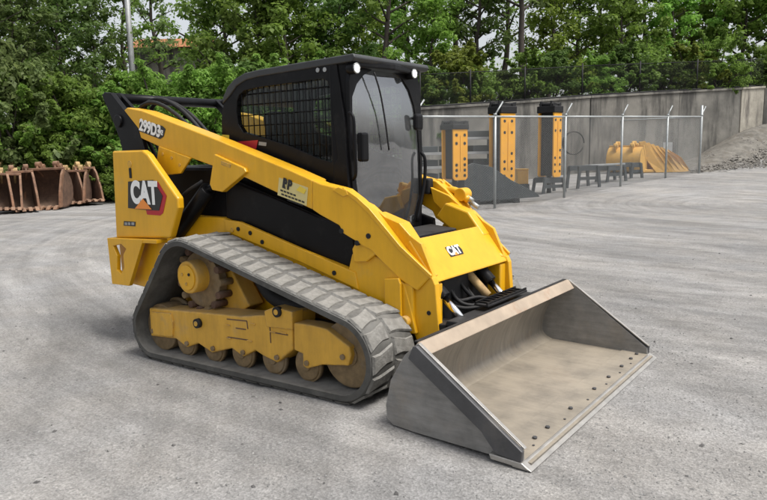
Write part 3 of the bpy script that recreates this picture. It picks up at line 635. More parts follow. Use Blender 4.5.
# cross tube between the lift links
cyl_obj('torque_tube', (-4.02, -0.60, 1.985), (-4.02, 0.60, 1.985), 0.042, BLK, LOADER, 20)
for k, (y, dz) in enumerate(((-0.50, 0.0), (-0.44, 0.03), (-0.38, 0.015))):
    tube_obj('hydraulic_hose', [(-3.55, y, 1.45), (-3.78, y, 1.83 + dz), (-3.60, y + 0.02, 1.93 + dz), (-3.30, y + 0.05, 1.80 + dz), (-2.95, y + 0.08, 1.50)], 0.017, BLKM, LOADER)
box_obj('air_filter', (-3.25, -0.10, 1.52), (0.42, 0.22, 0.17), BLKM, LOADER, 0.03)
box_obj('hood_block', (-2.98, 0.22, 1.52), (0.26, 0.36, 0.26), YEL, LOADER, 0.02)

# ---- front cross panel between the arm legs
LOC = Vector((0, 0, 0))
pa = (-0.885, 0.715); pb = (-1.075, 0.965); pc = (-1.10, 0.93); pd = (-0.96, 0.69)
P = prism_obj('front_panel', [(pa[0], -0.48, pa[1]), (pb[0], -0.48, pb[1]), (pc[0], -0.48, pc[1]), (pd[0], -0.48, pd[1])], (0, 0.96, 0), YEL, LOADER, 0.010)
for s in (-1, 1):
    # raised cheek and pivot housing behind the panel
    prism_obj('pivot_housing', [(-1.02, s*0.36, 0.90), (-1.15, s*0.36, 1.06), (-1.34, s*0.36, 1.12), (-1.42, s*0.36, 1.02), (-1.30, s*0.36, 0.93), (-1.20, s*0.36, 0.90)], (0, s*0.10, 0), YEL, P, 0.012)
    prism_obj('lower_web', [(-0.90, s*0.478, 0.70), (-1.02, s*0.478, 0.70), (-1.06, s*0.478, 0.42), (-0.90, s*0.478, 0.42)], (0, -s*0.10, 0), YEL, P, 0.01)
    if s < 0: continue
    q0 = Vector((-1.30, s*0.50, 1.17)); cyl_obj('pivot_pin', q0, q0 + Vector((0.0, s*0.10, 0)), 0.05, YEL, P, 18, bevel=0.006)
    tube_obj('arm_fitting', [(-1.47, s*0.53, 1.19), (-1.36, s*0.53, 1.20), (-1.24, s*0.53, 1.13)], 0.027, YEL, P, 10)
    for k in range(2): cyl_obj('hose_fitting', (-1.27 + 0.03*k, s*(0.54 + 0.03*k), 1.16 - 0.05*k), (-1.21 + 0.03*k, s*(0.54 + 0.03*k), 1.125 - 0.05*k), 0.017, GAL, P, 10)
prism_obj('entry_step', [(-1.22, -0.30, 0.945), (-1.44, -0.30, 0.965), (-1.44, 0.32, 0.965), (-1.22, 0.32, 0.945)], (0, 0, -0.04), BLKM, LOADER, 0.006)
box_obj('dark_opening_block', (-1.03, 0.08, 0.56), (0.07, 0.62, 0.36), BLKM, LOADER, 0.02)  # black block added to darken the opening below the front panel
box_obj('footwell', (-1.33, 0, 0.72), (0.42, 0.86, 0.40), BLK, LOADER, 0.02)

# ---- tilt cylinders, hoses, coupler
for s in (-1, 1):
    ty = 0.24 if s > 0 else 0.36
    tc_ = cyl_obj('tilt_cylinder', (-1.18, s*ty, 0.86), (-0.90, s*ty, 0.60), 0.045, BLK, LOADER, 18, bevel=0.006)
    cyl_obj('tilt_rod', (-0.90, s*ty, 0.60), (-0.76, s*ty, 0.47), 0.022, CHR, tc_, 14)
    cyl_obj('rod_boss', (-0.76, s*(ty - 0.04), 0.46), (-0.76, s*(ty + 0.04), 0.46), 0.04, BLKM, tc_, 14)
    prism_obj('coupler_plate', [(-0.99, s*0.50, 0.12), (-0.96, s*0.50, 0.46), (-0.775, s*0.50, 0.48), (-0.865, s*0.50, 0.27), (-0.895, s*0.50, 0.12)], (0, -s*0.16, 0), BLKM, LOADER, 0.008)
    cyl_obj('coupler_pin', (-0.93, s*0.54, 0.30), (-0.93, s*0.30, 0.30), 0.045, BLKM, LOADER, 16)
prism_obj('coupler_bar', [(-0.80, -0.50, 0.50), (-0.70, -0.50, 0.50), (-0.74, -0.50, 0.42), (-0.83, -0.50, 0.42)], (0, 1.0, 0), BLKM, LOADER, 0.006)
for k in range(5):
    y = -0.12 + 0.08*k
    hr_ = random.Random(k); j = lambda: hr_.uniform(-0.05, 0.05)
    tube_obj('hydraulic_hose', [(-1.08, y - 0.05 + j(), 0.70 + j()), (-0.98, y - 0.10 + j(), 0.58 + j()), (-0.90, y - 0.02 + j()*1.5, 0.50 + j()), (-0.81, y + 0.10 + j()*2, 0.49 + 0.3*j())], 0.013, BLKM, LOADER)
tube_obj('pale_hose_sleeve', [(-1.12, 0.10, 0.80), (-1.0, 0.12, 0.66), (-0.88, 0.16, 0.52)], 0.030, TAN, LOADER)
st = box_obj('coupler_step', (-0.745, 0.10, 0.535), (0.10, 0.56, 0.014), BLKM, LOADER, 0.003)
for k in range(9): box_obj('step_rib', (-0.745, -0.14 + 0.06*k, 0.546), (0.09, 0.014, 0.012), BLK, st, 0.002)
for k in range(2): box_obj('step_bar', (-0.785 + 0.08*k, 0.10, 0.550), (0.010, 0.56, 0.014), BLK, st, 0.002)

# ---- bucket
BW = 1.018
BK = bpy.data.objects.new('bucket', None); COL.objects.link(BK); BK.parent = LOADER; BK['label'] = 'wide low worn steel bucket'
outer = [(-0.02, 0.012), (-0.68, 0.022), (-0.79, 0.030), (-0.85, 0.07), (-0.864, 0.14), (-0.83, 0.27), (-0.735, 0.43), (-0.655, 0.50)]
def off_profile(p, t):
    out = []
    for i, q in enumerate(p):
        a = Vector(p[max(i-1, 0)]); b = Vector(p[min(i+1, len(p)-1)]); d = (b - a).normalized(); n = Vector((d.y, -d.x)); 
        out.append((q[0] + n.x*t, q[1] + n.y*t))
    return out
op = [tuple(v)[:2] for v in [(p.x, p.y) for p in smoothpath([(x, z, 0) for x, z in outer], 5)]]
inn = off_profile(op, 0.012)
if inn[len(inn)//2][0] < op[len(op)//2][0]: inn = off_profile(op, -0.012)
bm = bmesh.new(); prof = op + inn[::-1]; NY = 14
rows = []
r5 = random.Random(5)
for k in range(NY + 1):
    y = -BW + 0.012 + (2*BW - 0.024)*k/NY
    rows.append([bm.verts.new((x, y, z)) for x, z in prof])
n_ = len(prof)
for a_, b_ in zip(rows, rows[1:]):
    for i in range(n_): bm.faces.new((a_[i], a_[(i+1) % n_], b_[(i+1) % n_], b_[i]))
bm.faces.new(rows[0][::-1]); bm.faces.new(rows[-1])
me = bm_mesh(bm, 'bucket_shell'); sh = link('bucket_shell', me, STL, BK, smooth=True)
try: me.set_sharp_from_angle(angle=math.radians(50))
except Exception: pass
for s in (-1, 1):
    sp_ = [(-0.055, 0.012), (-0.70, 0.018), (-0.825, 0.026), (-0.864, 0.055), (-0.872, 0.13), (-0.835, 0.28), (-0.74, 0.435), (-0.660, 0.508), (-0.645, 0.500), (-0.06, 0.075)]
    pl = prism_obj('side_plate', [(x, s*BW, z) for x, z in sp_], (0, -s*0.016, 0), STLD, BK, 0.003)
    prism_obj('edge_reinforcement', [(-0.648, s*(BW + 0.028), 0.503), (-0.668, s*(BW + 0.028), 0.500), (-0.700, s*(BW + 0.028), 0.43), (-0.27, s*(BW + 0.028), 0.135), (-0.19, s*(BW + 0.028), 0.04), (-0.055, s*(BW + 0.028), 0.03), (-0.05, s*(BW + 0.028), 0.085)], (0, -s*0.0275, 0), STLK, pl, 0.004)
    prism_obj('worn_rim', [(-0.655, s*(BW + 0.004), 0.508), (-0.05, s*(BW + 0.004), 0.089), (-0.046, s*(BW + 0.004), 0.094), (-0.647, s*(BW + 0.004), 0.513)], (0, -s*0.022, 0), STLB, pl, 0.001)
    prism_obj('skid_shoe', [(-0.01, s*(BW + 0.032), 0.004), (-0.215, s*(BW + 0.032), 0.008), (-0.225, s*(BW + 0.032), 0.035), (-0.05, s*(BW + 0.032), 0.031)], (0, -s*0.056, 0), STLB, BK, 0.004)
# top lip beam: flat band along the upper rim
prism_obj('top_lip', [(-0.668, -BW + 0.017, 0.512), (-0.648, -BW + 0.017, 0.514), (-0.600, -BW + 0.017, 0.452), (-0.640, -BW + 0.017, 0.445), (-0.70, -BW + 0.017, 0.47)], (0, 2*BW - 0.034, 0), LIPM, BK, 0.006)
prism_obj('back_flange', [(-0.69, -BW + 0.02, 0.516), (-0.665, -BW + 0.02, 0.516), (-0.665, -BW + 0.02, 0.508), (-0.69, -BW + 0.02, 0.508)], (0, 2*BW - 0.04, 0), BLKM, BK, 0.001)
# bolt-on cutting edge
prism_obj('cutting_edge', [(0.0, -BW - 0.030, 0.001), (-0.045, -BW - 0.030, 0.028), (-0.10, -BW - 0.030, 0.030), (-0.10, -BW - 0.030, 0.0008), (-0.02, -BW - 0.030, 0.0005)], (0, 2*BW + 0.060, 0), STLB, BK, 0.002)
prism_obj('edge_backing', [(-0.055, -BW + 0.018, 0.0315), (-0.235, -BW + 0.018, 0.0345), (-0.235, -BW + 0.018, 0.03), (-0.055, -BW + 0.018, 0.029)], (0, 2*BW - 0.036, 0), STL, BK, 0.001)
for y in (-0.92, -0.76, -0.60, -0.28, 0.10, 0.36, 0.62, 0.82, 0.95):
    cyl_obj('edge_bolt', (-0.115, y, 0.034), (-0.115, y, 0.043), 0.0125, STLK, BK, 6)
for y in (-0.84, -0.44, -0.09, 0.23, 0.49, 0.72):
    cyl_obj('bolt_hole', (-0.085, y, 0.033), (-0.085, y, 0.0365), 0.007, STLK, BK, 8)

# ---- cab
YS = 0.42
so_ = [(222, 150), (221.5, 118), (224, 100), (231, 86), (243, 78), (258, 74.5), (336, 60.5), (344, 120), (348, 184), (349, 196)]
sidew = [(237, 101), (239, 95), (244, 90.5), (256, 87.5), (281, 84), (322, 78.5), (327, 81), (329.5, 88), (333, 115), (338, 158), (335, 163), (318, 158), (290, 146), (268, 139), (243, 132), (238, 124), (236.5, 112)]
#frontw = [(298, 86.5), (322, 83.5), (327, 87), (331, 110), (336, 152), (333, 158), (303, 148), (298, 143)]
for s in (-1, 1):
    o = xz(so_, YS); o = [(-1.60, 0.94)] + [(-2.80, 0.94)] + o
    def ins(v): return [(x, s*YS, z) for x, z in v]
    bm = holed(ins(o), [ins(xz(sidew, YS))], (0, -s*0.045, 0))
    cs = link('cab_side', bm_mesh(bm, 'cab_side'), BLK, LOADER, 0.004)
    for nm, tr in (('side_window', sidew),):
        q = xz(tr, YS); cx = sum(v[0] for v in q)/len(q); cz = sum(v[1] for v in q)/len(q)
        q2 = [(cx + (x-cx)*1.03, cz + (z-cz)*1.03) for x, z in q]
        wp = prism_obj(nm, [(x, s*(YS - 0.030), z) for x, z in q2], (0, -s*0.006, 0), GLS, cs, 0)
        # guard bars in front of the glass
        x0, x1 = min(v[0] for v in q), max(v[0] for v in q); z0, z1 = min(v[1] for v in q), max(v[1] for v in q)
        def span(poly, c, ax):
            r = []
            for (a0, a1), (b0, b1) in zip(poly, poly[1:] + poly[:1]):
                u, v_, uu, vv = (a0, a1, b0, b1) if ax == 0 else (a1, a0, b1, b0)
                if (u - c)*(uu - c) < 0: r.append(v_ + (vv - v_)*(c - u)/(uu - u))
            return (min(r), max(r)) if len(r) > 1 else None
        x = x0 + 0.055
        while x < x1:
            sp2 = span(q, x, 0)
            if sp2: cyl_obj('guard_bar', (x, s*(YS - 0.012), sp2[0] - 0.008), (x, s*(YS - 0.012), sp2[1] + 0.008), 0.0042, BLK, wp, 6)
            x += 0.058
        z = z0 + 0.05
        while z < z1:
            sp2 = span(q, z, 1)
            if sp2: cyl_obj('guard_bar', (sp2[0] - 0.008, s*(YS - 0.020), z), (sp2[1] + 0.008, s*(YS - 0.020), z), 0.0042, BLK, wp, 6)
            z += 0.075
    prism_obj('inner_post', [(x, s*0.37, z) for x, z in xz([(288, 84), (297, 83), (300, 152), (291, 148)], YS)], (0, -s*0.05, 0), BLK, cs, 0.004)
    # angled front pillar
    prism_obj('front_pillar', [(-1.735, s*0.425, 0.94), (-1.60, s*0.385, 0.94), (-1.60, s*0.335, 0.94), (-1.735, s*0.375, 0.94)], (0.0, 0, 1.14), BLK, LOADER, 0.012)
    for px, py in [(318, 70), (325, 69.5)]:
        q = onY(px, py, -YS); cyl_obj('cab_marker', (q.x, s*(YS + 0.006), q.z), (q.x, s*YS, q.z), 0.015, LST, cs, 12)
# roof
rt = xz([(222, 104), (222.5, 98), (227, 87), (234, 79), (244, 73), (258, 69.5), (353, 53), (354.5, 57), (352, 61), (258, 76.5), (245, 80), (236, 86), (229, 96)], 0.43)
rf = prism_obj('cab_roof', [(x, -0.43, z) for x, z in rt], (0, 0.86, 0), ROOFM, LOADER, 0.008)
prism_obj('roof_visor', [(-1.74, -0.40, 2.085), (-1.545, -0.36, 2.085), (-1.505, 0, 2.09), (-1.545, 0.36, 2.085), (-1.74, 0.40, 2.085)], (0, 0, -0.045), BLK, rf, 0.01)
# back of the cab, floor and seat
box_obj('cab_back', (-2.80, 0, 1.25), (0.04, 0.76, 0.62), BLK, LOADER, 0.005)
box_obj('cab_floor', (-2.2, 0, 0.97), (1.2, 0.74, 0.05), BLK, LOADER, 0.005)
S_ = bpy.data.objects.new('operator_seat', None); COL.objects.link(S_); S_.parent = LOADER
box_obj('seat_cushion', (-2.25, 0, 1.22), (0.46, 0.46, 0.14), FABR, S_, 0.04)
box_obj('seat_back', (-2.50, 0, 1.52), (0.13, 0.46, 0.60), FABR, S_, 0.05, Matrix.Rotation(math.radians(-10), 3, 'Y'))
for s in (-1, 1):
    box_obj('armrest', (-2.22, s*0.29, 1.40), (0.42, 0.08, 0.07), FABR, S_, 0.02); cyl_obj('joystick', (-2.02, s*0.29, 1.40), (-1.98, s*0.29, 1.55), 0.022, BLKM, S_, 10)
box_obj('display_panel', (-1.70, 0.28, 1.62), (0.04, 0.14, 0.20), FABR, LOADER, 0.01)
# door at the front: frame with an arched opening, glass, handle, wiper
FX = -1.585
arch = [(361, 212), (357, 185), (351.5, 140), (350.8, 112), (352.5, 97), (357, 84), (364, 75), (373, 69.8), (383, 68.8), (393, 71.5), (402, 78.5), (409, 90), (414, 106), (418, 132), (420.5, 165), (420, 195), (413.5, 232), (402, 240)]
ga = [onX(px, py, FX) for px, py in arch]; ga = [(FX, p.y, p.z) for p in ga]
fo = [(FX, -0.375, 0.90), (FX, -0.40, 1.5), (FX, -0.40, 1.95), (FX, -0.37, 2.08), (FX, 0.37, 2.08), (FX, 0.42, 1.95), (FX, 0.44, 1.5), (FX, 0.42, 0.90)]
gi = [(x, max(-0.372, min(0.405, y)), max(0.93, min(2.05, z))) for x, y, z in ga]
bm = holed(fo, [gi], (-0.035, 0, 0)); dr = link('cab_door', bm_mesh(bm, 'cab_door'), BLK, LOADER, 0.004)
bm = bmesh.new()
cy_ = sum(p[1] for p in gi)/len(gi); cz_ = sum(p[2] for p in gi)/len(gi); rings = []
for k in (1.02, 0.75, 0.5, 0.25):
    rings.append([bm.verts.new((FX - 0.012 + 0.055*(1 - k*k*0.96), cy_ + (y - cy_)*k, cz_ + (z - cz_)*k)) for x, y, z in gi])
cen = bm.verts.new((FX - 0.012 + 0.055, cy_, cz_))
for a_, b_ in zip(rings, rings[1:]):
    for i in range(len(gi)): bm.faces.new((a_[i], a_[(i+1) % len(gi)], b_[(i+1) % len(gi)], b_[i]))
for i in range(len(gi)): bm.faces.new((rings[-1][i], rings[-1][(i+1) % len(gi)], cen))
gp = link('door_glass', bm_mesh(bm, 'door_glass'), GLF, dr, smooth=True)
def fx(px, py, dx=0.05): p = onX(px, py, FX + dx); return (FX + dx, p.y, p.z)
tube_obj('wiper', [fx(374, 72, 0.05), fx(380, 92, 0.07), fx(385, 120, 0.075), fx(389, 150, 0.075)], 0.006, BLKM, dr)
tube_obj('grab_rail', [fx(349, 112, 0.02), fx(353.5, 118, 0.06), fx(354.5, 140, 0.06), fx(356, 172, 0.06), fx(353, 180, 0.02)], 0.010, BLK, dr)
q = fx(363, 147, 0.06); box_obj('door_handle', q, (0.05, 0.075, 0.19), BLK, dr, 0.015)
tube_obj('far_grab_rail', [fx(421, 152, 0.02), fx(425, 160, 0.05), fx(424, 185, 0.05), fx(417, 222, 0.05)], 0.013, BLK, dr)
q = fx(418, 122, 0.05); box_obj('mirror', q, (0.04, 0.10, 0.12), BLK, dr, 0.02)
tube_obj('mirror_arm', [fx(412, 118, 0.0), fx(415, 119, 0.04), fx(418, 121, 0.05)], 0.010, BLK, dr)
box_obj('far_handle_block', fx(428, 186, 0.03), (0.06, 0.07, 0.12), BLKM, dr, 0.015)
# lamps under the front corners of the roof
for px, py, sy in ((356.3, 68, -1), (414, 73.5, 1)):
    p = Vector(fx(px, py, 0.055)); lb = cyl_obj('work_lamp', p + Vector((-0.06, 0, 0)), p, 0.037, BLK, LOADER, 18, bevel=0.004)
    bm = bmesh.new(); add_tube(bm, [p + Vector((0.004, 0.030*math.cos(t), 0.030*math.sin(t))) for t in [2*math.pi*k/20 for k in range(20)]], 0.005, 6); link('lamp_ring', bm_mesh(bm, 'lamp_ring'), LST, lb)
    cyl_obj('lamp_lens', p, p + Vector((0.006, 0, 0)), 0.026, GLOW, lb, 18)
    box_obj('lamp_bracket', p + Vector((-0.05, 0, 0.04)), (0.04, 0.03, 0.05), BLK, lb, 0.003)

# ---- lettering and emblems
def decal_frame(p0, p1, y):
    """text matrix on the near side: local x along p0->p1 in the XZ plane, facing -Y"""
    d = (p1 - p0); d.y = 0; d.normalize(); up = Vector((-d.z, 0, d.x))
    return lambda c: Matrix(((d.x, up.x, 0, c.x), (0, 0, -1, -y), (d.z, up.z, 0, c.z), (0, 0, 0, 1)))
def decal_poly(name, pts, y, m, parent, t=0.0015):
    q = xz(pts, y - 0.0) ; return prism_obj(name, [(x, -y, z) for x, z in q], (0, t, 0), m, parent, 0)
DT = LOADER
# CAT emblem on the rear tower
decal_poly('emblem_red', [(152, 180.5), (158, 182), (166.5, 196), (163, 213), (160, 215.5), (147, 214.5), (146, 210)], 0.763, RED, DT)
decal_poly('emblem_black', [(128, 181.5), (153, 180), (162.5, 196), (159, 210.5), (147, 210), (128, 208)], 0.766, BLD, DT)
M_ = decal_frame(onY(128, 195, -.768), onY(160, 196.5, -.768), 0.768)
text_obj('emblem_letters', 'CAT', 0.232, M_(onY(143.8, 193.7, -.768)), WHT, DT, bold=0.012, sx=0.76)
decal_poly('emblem_triangle', [(134.8, 208.6), (142.6, 198.6), (151.5, 209.4)], 0.771, ORD, DT)
decal_poly('small_plate', [(123.8, 221), (135.5, 221.8), (135.2, 226.4), (123.6, 225.6)], 0.763, BLD, DT)
for a0, a1 in ((124.6, 127.2), (127.9, 130.2), (131.4, 134.2)):
    decal_poly('plate_mark', [(a0, 222.2), (a1, 222.5), (a1, 225.2), (a0, 224.9)], 0.7645, LST, DT)
# model number on the arm
decal_poly('model_plate', [(139.5, 119.5), (162.5, 126), (165.5, 129), (163.5, 136.5), (160, 139), (139, 131)], 0.623, BLD, DT)
M_ = decal_frame(onY(139, 125, -.625), onY(165, 134.4, -.625), 0.625)
text_obj('model_number', '299D3', 0.125, M_(onY(149.7, 128.5, -.6255)), WHT, DT, bold=0.005, sx=0.82)
text_obj('model_suffix', 'XE', 0.05, M_(onY(161.2, 132.6, -.6255)), WHT, DT, bold=0.002, sx=0.7)
# dealer sticker
decal_poly('dealer_sticker', [(279, 177.5), (308, 187.5), (306.5, 206), (277.5, 195)], 0.623, CRM, DT)
M_ = decal_frame(onY(279, 186, -.626), onY(307, 196.5, -.626), 0.626)
text_obj('sticker_initials', 'RP', 0.088, M_(onY(287, 184.6, -.626)), BLD, DT, bold=0.005, sx=0.85)
for r_, (t0, t1) in enumerate(((0.05, 0.62), (0.08, 0.93), (0.30, 0.86))):      # small print, too fine to read
    v0, v1 = 190.2 + 3.6*r_, 191.9 + 3.6*r_
    n0 = 5 + r_*2
    for k in range(n0):
        u0 = t0 + (t1 - t0)*k/n0; u1 = u0 + (t1 - t0)/n0*0.78
        X = lambda u: 279 + 28*u
        Yy = lambda u, v: v + 10.2*(u - 0.15)
        decal_poly('small_print', [(X(u0), Yy(u0, v0)), (X(u1), Yy(u1, v0)), (X(u1), Yy(u1, v1)), (X(u0), Yy(u0, v1))], 0.6245, BLD, DT, 0.001)
decal_poly('sticker_emblem', [(296, 190), (300, 186), (306, 190), (304, 194)], 0.6265, YED, DT)
# red strip and yellow tag on the cab side
decal_poly('red_strip', [(231, 146), (238, 141.5), (258, 140), (256, 149), (246, 151), (234, 150)], 0.424, RED, DT)
decal_poly('yellow_tag', [(222, 134.5), (229, 135), (229, 140.5), (222, 140)], 0.424, YED, DT)
decal_poly('white_tag', [(259, 141.5), (266.5, 142.5), (266, 146), (258.5, 145)], 0.424, LST, DT)
# emblem on the inclined front panel
d = Vector((pb[0]-pa[0], 0, pb[1]-pa[1])).normalized(); nrm = Vector((-d.z, 0, d.x)); nrm = nrm if nrm.z > 0 else -nrm
c0 = Vector((pa[0], 0, pa[1])) + d*0.17 + Vector((0, -0.10, 0)) + nrm*0.002
Mf = Matrix(((0, d.x, nrm.x, c0.x), (1, d.y, nrm.y, c0.y), (0, d.z, nrm.z, c0.z), (0, 0, 0, 1)))
bm = bmesh.new(); add_prism(bm, [Mf @ Vector(v) for v in ((-0.075, -0.035, 0), (0.085, -0.035, 0), (0.095, 0.0, 0), (0.075, 0.04, 0), (-0.075, 0.04, 0))], nrm*0.001); link('front_emblem_plate', bm_mesh(bm, 'p'), BLD, DT)
text_obj('front_emblem', 'CAT', 0.085, Mf @ Matrix.Translation((0, 0.003, 0.0018)), WHT, DT, bold=0.004, sx=0.9)
bm = bmesh.new(); add_prism(bm, [Mf @ Vector(v) for v in ((-0.025, -0.031, 0.0035), (0.025, -0.031, 0.0035), (0.0, -0.008, 0.0035))], nrm*0.0006); link('front_emblem_triangle', bm_mesh(bm, 'p'), ORD, DT)

# the empty sits under the middle of the machine
LOADER.location = (-2.1, 0, 0)
for c in LOADER.children: c.location = Vector(c.location) - Vector((-2.1, 0, 0))

# ------------------------------------------------------------------ concrete wall behind the compound
RZ0 = math.atan2(HR.y, HR.x)
wl = thing('retaining_wall', 'long stained concrete retaining wall behind the chain link compound', 'wall', (0, 0, 0))
wr = random.Random(3)
for i in range(len(WT)-1):
    a, b = WT[i].copy(), WT[i+1].copy(); n = Vector((b.y-a.y, a.x-b.x, 0)).normalized()
    if n.dot(HF) < 0: n = -n
    g_ = (b - a).normalized()*0.012; off = n*(0.02*(i % 2))
    pts = [a + g_ + off, b - g_ + off, Vector((b.x, b.y, -0.3)) - Vector((g_.x, g_.y, 0)) + off, Vector((a.x, a.y, -0.3)) + Vector((g_.x, g_.y, 0)) + off]
    prism_obj('concrete_panel', pts, n*0.35, CONP if i in (4,) else CONC, wl, 0.02)
    top = [a - n*0.05 + off, b - n*0.05 + off, b + n*0.4 + off, a + n*0.4 + off]
    prism_obj('coping', top, (0, 0, 0.09), CONP if i == 4 else CONC, wl, 0.01)
e = WT[-1]; n = HF.copy(); prism_obj('end_return', [e + Vector((0, 0, 0)), e + n*9 + Vector((0, 0, 0.6)), Vector((e.x, e.y, 0)) + n*9, Vector((e.x, e.y, 0))], HR*0.35, CONC, wl, 0.02)
q = at(667, 153, 27.0); nb = box_obj('notice_board', (0, 0, 0), (0.45, 0.05, 0.85), LST, None, 0.005); nb.location = q; nb.rotation_euler.z = RZ0 + 0.25
tag(nb, 'small pale blank board fixed to the stained wall', 'board')
bm = bmesh.new()
for k in range(3): add_tube(bm, [(0.42*math.cos(t)*(1 + 0.03*k), 0.03*k, 0.42*math.sin(t)) for t in [2*math.pi*j/28 for j in range(27)]], 0.018, 6)
cb = link('cable_coil', bm_mesh(bm, 'cable_coil'), BLKM, smooth=True); cb.location = at(574, 143, 24.9); cb.rotation_euler.z = RZ0 + 0.25
tag(cb, 'loop of dark cable hanging on the concrete wall', 'cable')

# ------------------------------------------------------------------ chain link fences
FA, FB = ground_hit(495, 208.5), ground_hit(700, 173.0)
def on_fence(px, k=0.0):
    """point on the fence line under image column px, moved k metres behind it"""
    r = ray(px, 150); dx, dy = FB.x-FA.x, FB.y-FA.y
    n = Vector((-dy, dx, 0)).normalized(); n = n if n.dot(HF) > 0 else -n
    A = FA + n*k; det = r.x*(-dy) + r.y*dx
    t = ((A.x-CAM.x)*(-dy) + (A.y-CAM.y)*dx)/det
    p = CAM + r*t; return Vector((p.x, p.y, gz(p.x, p.y)))
def depth(p): return (p - CAM).dot(FW)
def px_z(p, px, py):      # height at which the pixel's ray passes over the point
    r = ray(px, py); t = ((p.x-CAM.x)*r.x + (p.y-CAM.y)*r.y)/(r.x**2 + r.y**2); return CAM.z + r.z*t
FN = Vector((-(FB.y-FA.y), FB.x-FA.x, 0)).normalized(); FN = FN if FN.dot(HF) > 0 else -FN
FT = (FB - FA); FT.z = 0; FT.normalize()
fe = thing('chain_link_fence', 'galvanised chain link fence with angled arms around the attachment compound', 'fence', FA)
posts = [415, 495, 565, 621.5, 666.5, 700]; tops = []
for i, px in enumerate(posts):
    p = on_fence(px); zt = px_z(p, px, 116.6); r_ = 0.045 if i in (5,) else 0.034
    tops.append(Vector((p.x, p.y, zt)))
    po = cyl_obj('post', p - FA - Vector((0, 0, 0.1)), Vector((p.x, p.y, zt + (0.40 if i == 5 else 0.06))) - FA, r_, GAL, fe, 10)
    e0 = Vector((p.x, p.y, zt + 0.05)) - FA
    cyl_obj('barb_arm', e0, e0 + FT*0.30 + Vector((0, 0, 0.32)), 0.020, GAL, po, 8)
    cyl_obj('post_cap', e0 - Vector((0, 0, 0.02)), e0 + Vector((0, 0, 0.03)), r_*1.25, GAL, po, 10)
for a, b in zip(tops, tops[1:]): cyl_obj('top_rail', a - FA, b - FA, 0.026, GAL, fe, 8)
def chain_mesh(name, A, B, za, zb, zta, ztb, m, parent, origin, pitch=0.06, r=0.0020):
    L_ = (Vector((B.x, B.y, 0)) - Vector((A.x, A.y, 0))).length; V = []; F = []
    t = (Vector((B.x-A.x, B.y-A.y, 0)))/L_; n = Vector((-t.y, t.x, 0)); H = max(zta - za, ztb - zb)
    k = -int(H/pitch) - 1
    while k*pitch < L_ + H:
        for sgn in (1, -1):
            # wire goes up along +-45 degrees
            u0 = k*pitch if sgn == 1 else k*pitch + H; pts = []
            for (u, v) in ((u0, 0.0), (u0 + sgn*H, H)): pts.append([u, v])
            (u, v), (u2, v2) = pts
            def clip(ua, va, ub, vb):
                t0, t1 = 0.0, 1.0
                for pa_, da in ((-(ua), -(ub-ua)), (ua - L_, ub-ua)):
                    if da == 0: continue
                    tt = -pa_/da
                    if da < 0: t0 = max(t0, tt)
                    else: t1 = min(t1, tt)
                return (t0, t1) if t1 > t0 else None
            c = clip(u, v, u2, v2)
            if not c: continue
            ends = []
            for tt in c:
                uu, vv = u + (u2-u)*tt, v + (v2-v)*tt; f = uu/L_
                zz = za + (zb-za)*f + vv/H*((zta + (ztb-zta)*f) - (za + (zb-za)*f)); ends.append(Vector((A.x, A.y, 0)) + t*uu + Vector((0, 0, zz)) + n*(0.003*sgn))
            a_, b_ = ends; d_ = (b_-a_).normalized(); e1 = n*r; e2 = d_.cross(n)*r; i0 = len(V)
            for q in (a_, b_): V += [q + e1, q - e1*0.5 + e2*0.87, q - e1*0.5 - e2*0.87]
            F += [(i0, i0+1, i0+4, i0+3), (i0+1, i0+2, i0+5, i0+4), (i0+2, i0, i0+3, i0+5)]
        k += 1
    me = bpy.data.meshes.new(name); me.from_pydata([tuple(v - origin) for v in V], [], F); me.update()
    o = link(name, me, m, parent); o['kind'] = 'stuff'; return o
for i in range(len(posts)-1):
    a, b = on_fence(posts[i]), on_fence(posts[i+1]); chain_mesh('wire_mesh', a, b, a.z + 0.04, b.z + 0.04, tops[i].z, tops[i+1].z, WIRE, fe, FA)
# side run from the corner post back to the wall
bk = on_fence(700) + FN*5.0; bk.z = gz(bk.x, bk.y); 
cyl_obj('top_rail', tops[-1] - FA, Vector((bk.x, bk.y, tops[-1].z)) - FA, 0.026, GAL, fe, 8)
chain_mesh('wire_mesh', on_fence(700), bk, FB.z + 0.04, bk.z, tops[-1].z, tops[-1].z, WIRE, fe, FA)

f2 = thing('wall_top_fence', 'black wire fence running along the top of the concrete wall', 'fence', WT[0])
for i, px in enumerate([420, 470, 525, 583, 640, 698, 752]):
    u = np.interp(px, [q[0] for q in WL], range(len(WL))); j = min(int(u), len(WT)-2); p = WT[j].lerp(WT[j+1], u - j) + HF*0.2
    cyl_obj('post', p - WT[0], p - WT[0] + Vector((0, 0, 1.35)), 0.03, BLKM, f2, 8)
for i in range(len(WT)-1):
    for hz in (0.13, 1.25):
        cyl_obj('rail', WT[i] - WT[0] + HF*0.2 + Vector((0, 0, hz)), WT[i+1] - WT[0] + HF*0.2 + Vector((0, 0, hz)), 0.035 if hz < 1 else 0.014, BLKM, f2, 8)
    a, b = WT[i] + HF*0.2, WT[i+1] + HF*0.2; chain_mesh('wire_mesh', a, b, a.z + 0.1, b.z + 0.1, a.z + 1.25, b.z + 1.25, BWIRE, f2, WT[0], 0.07, 0.002)

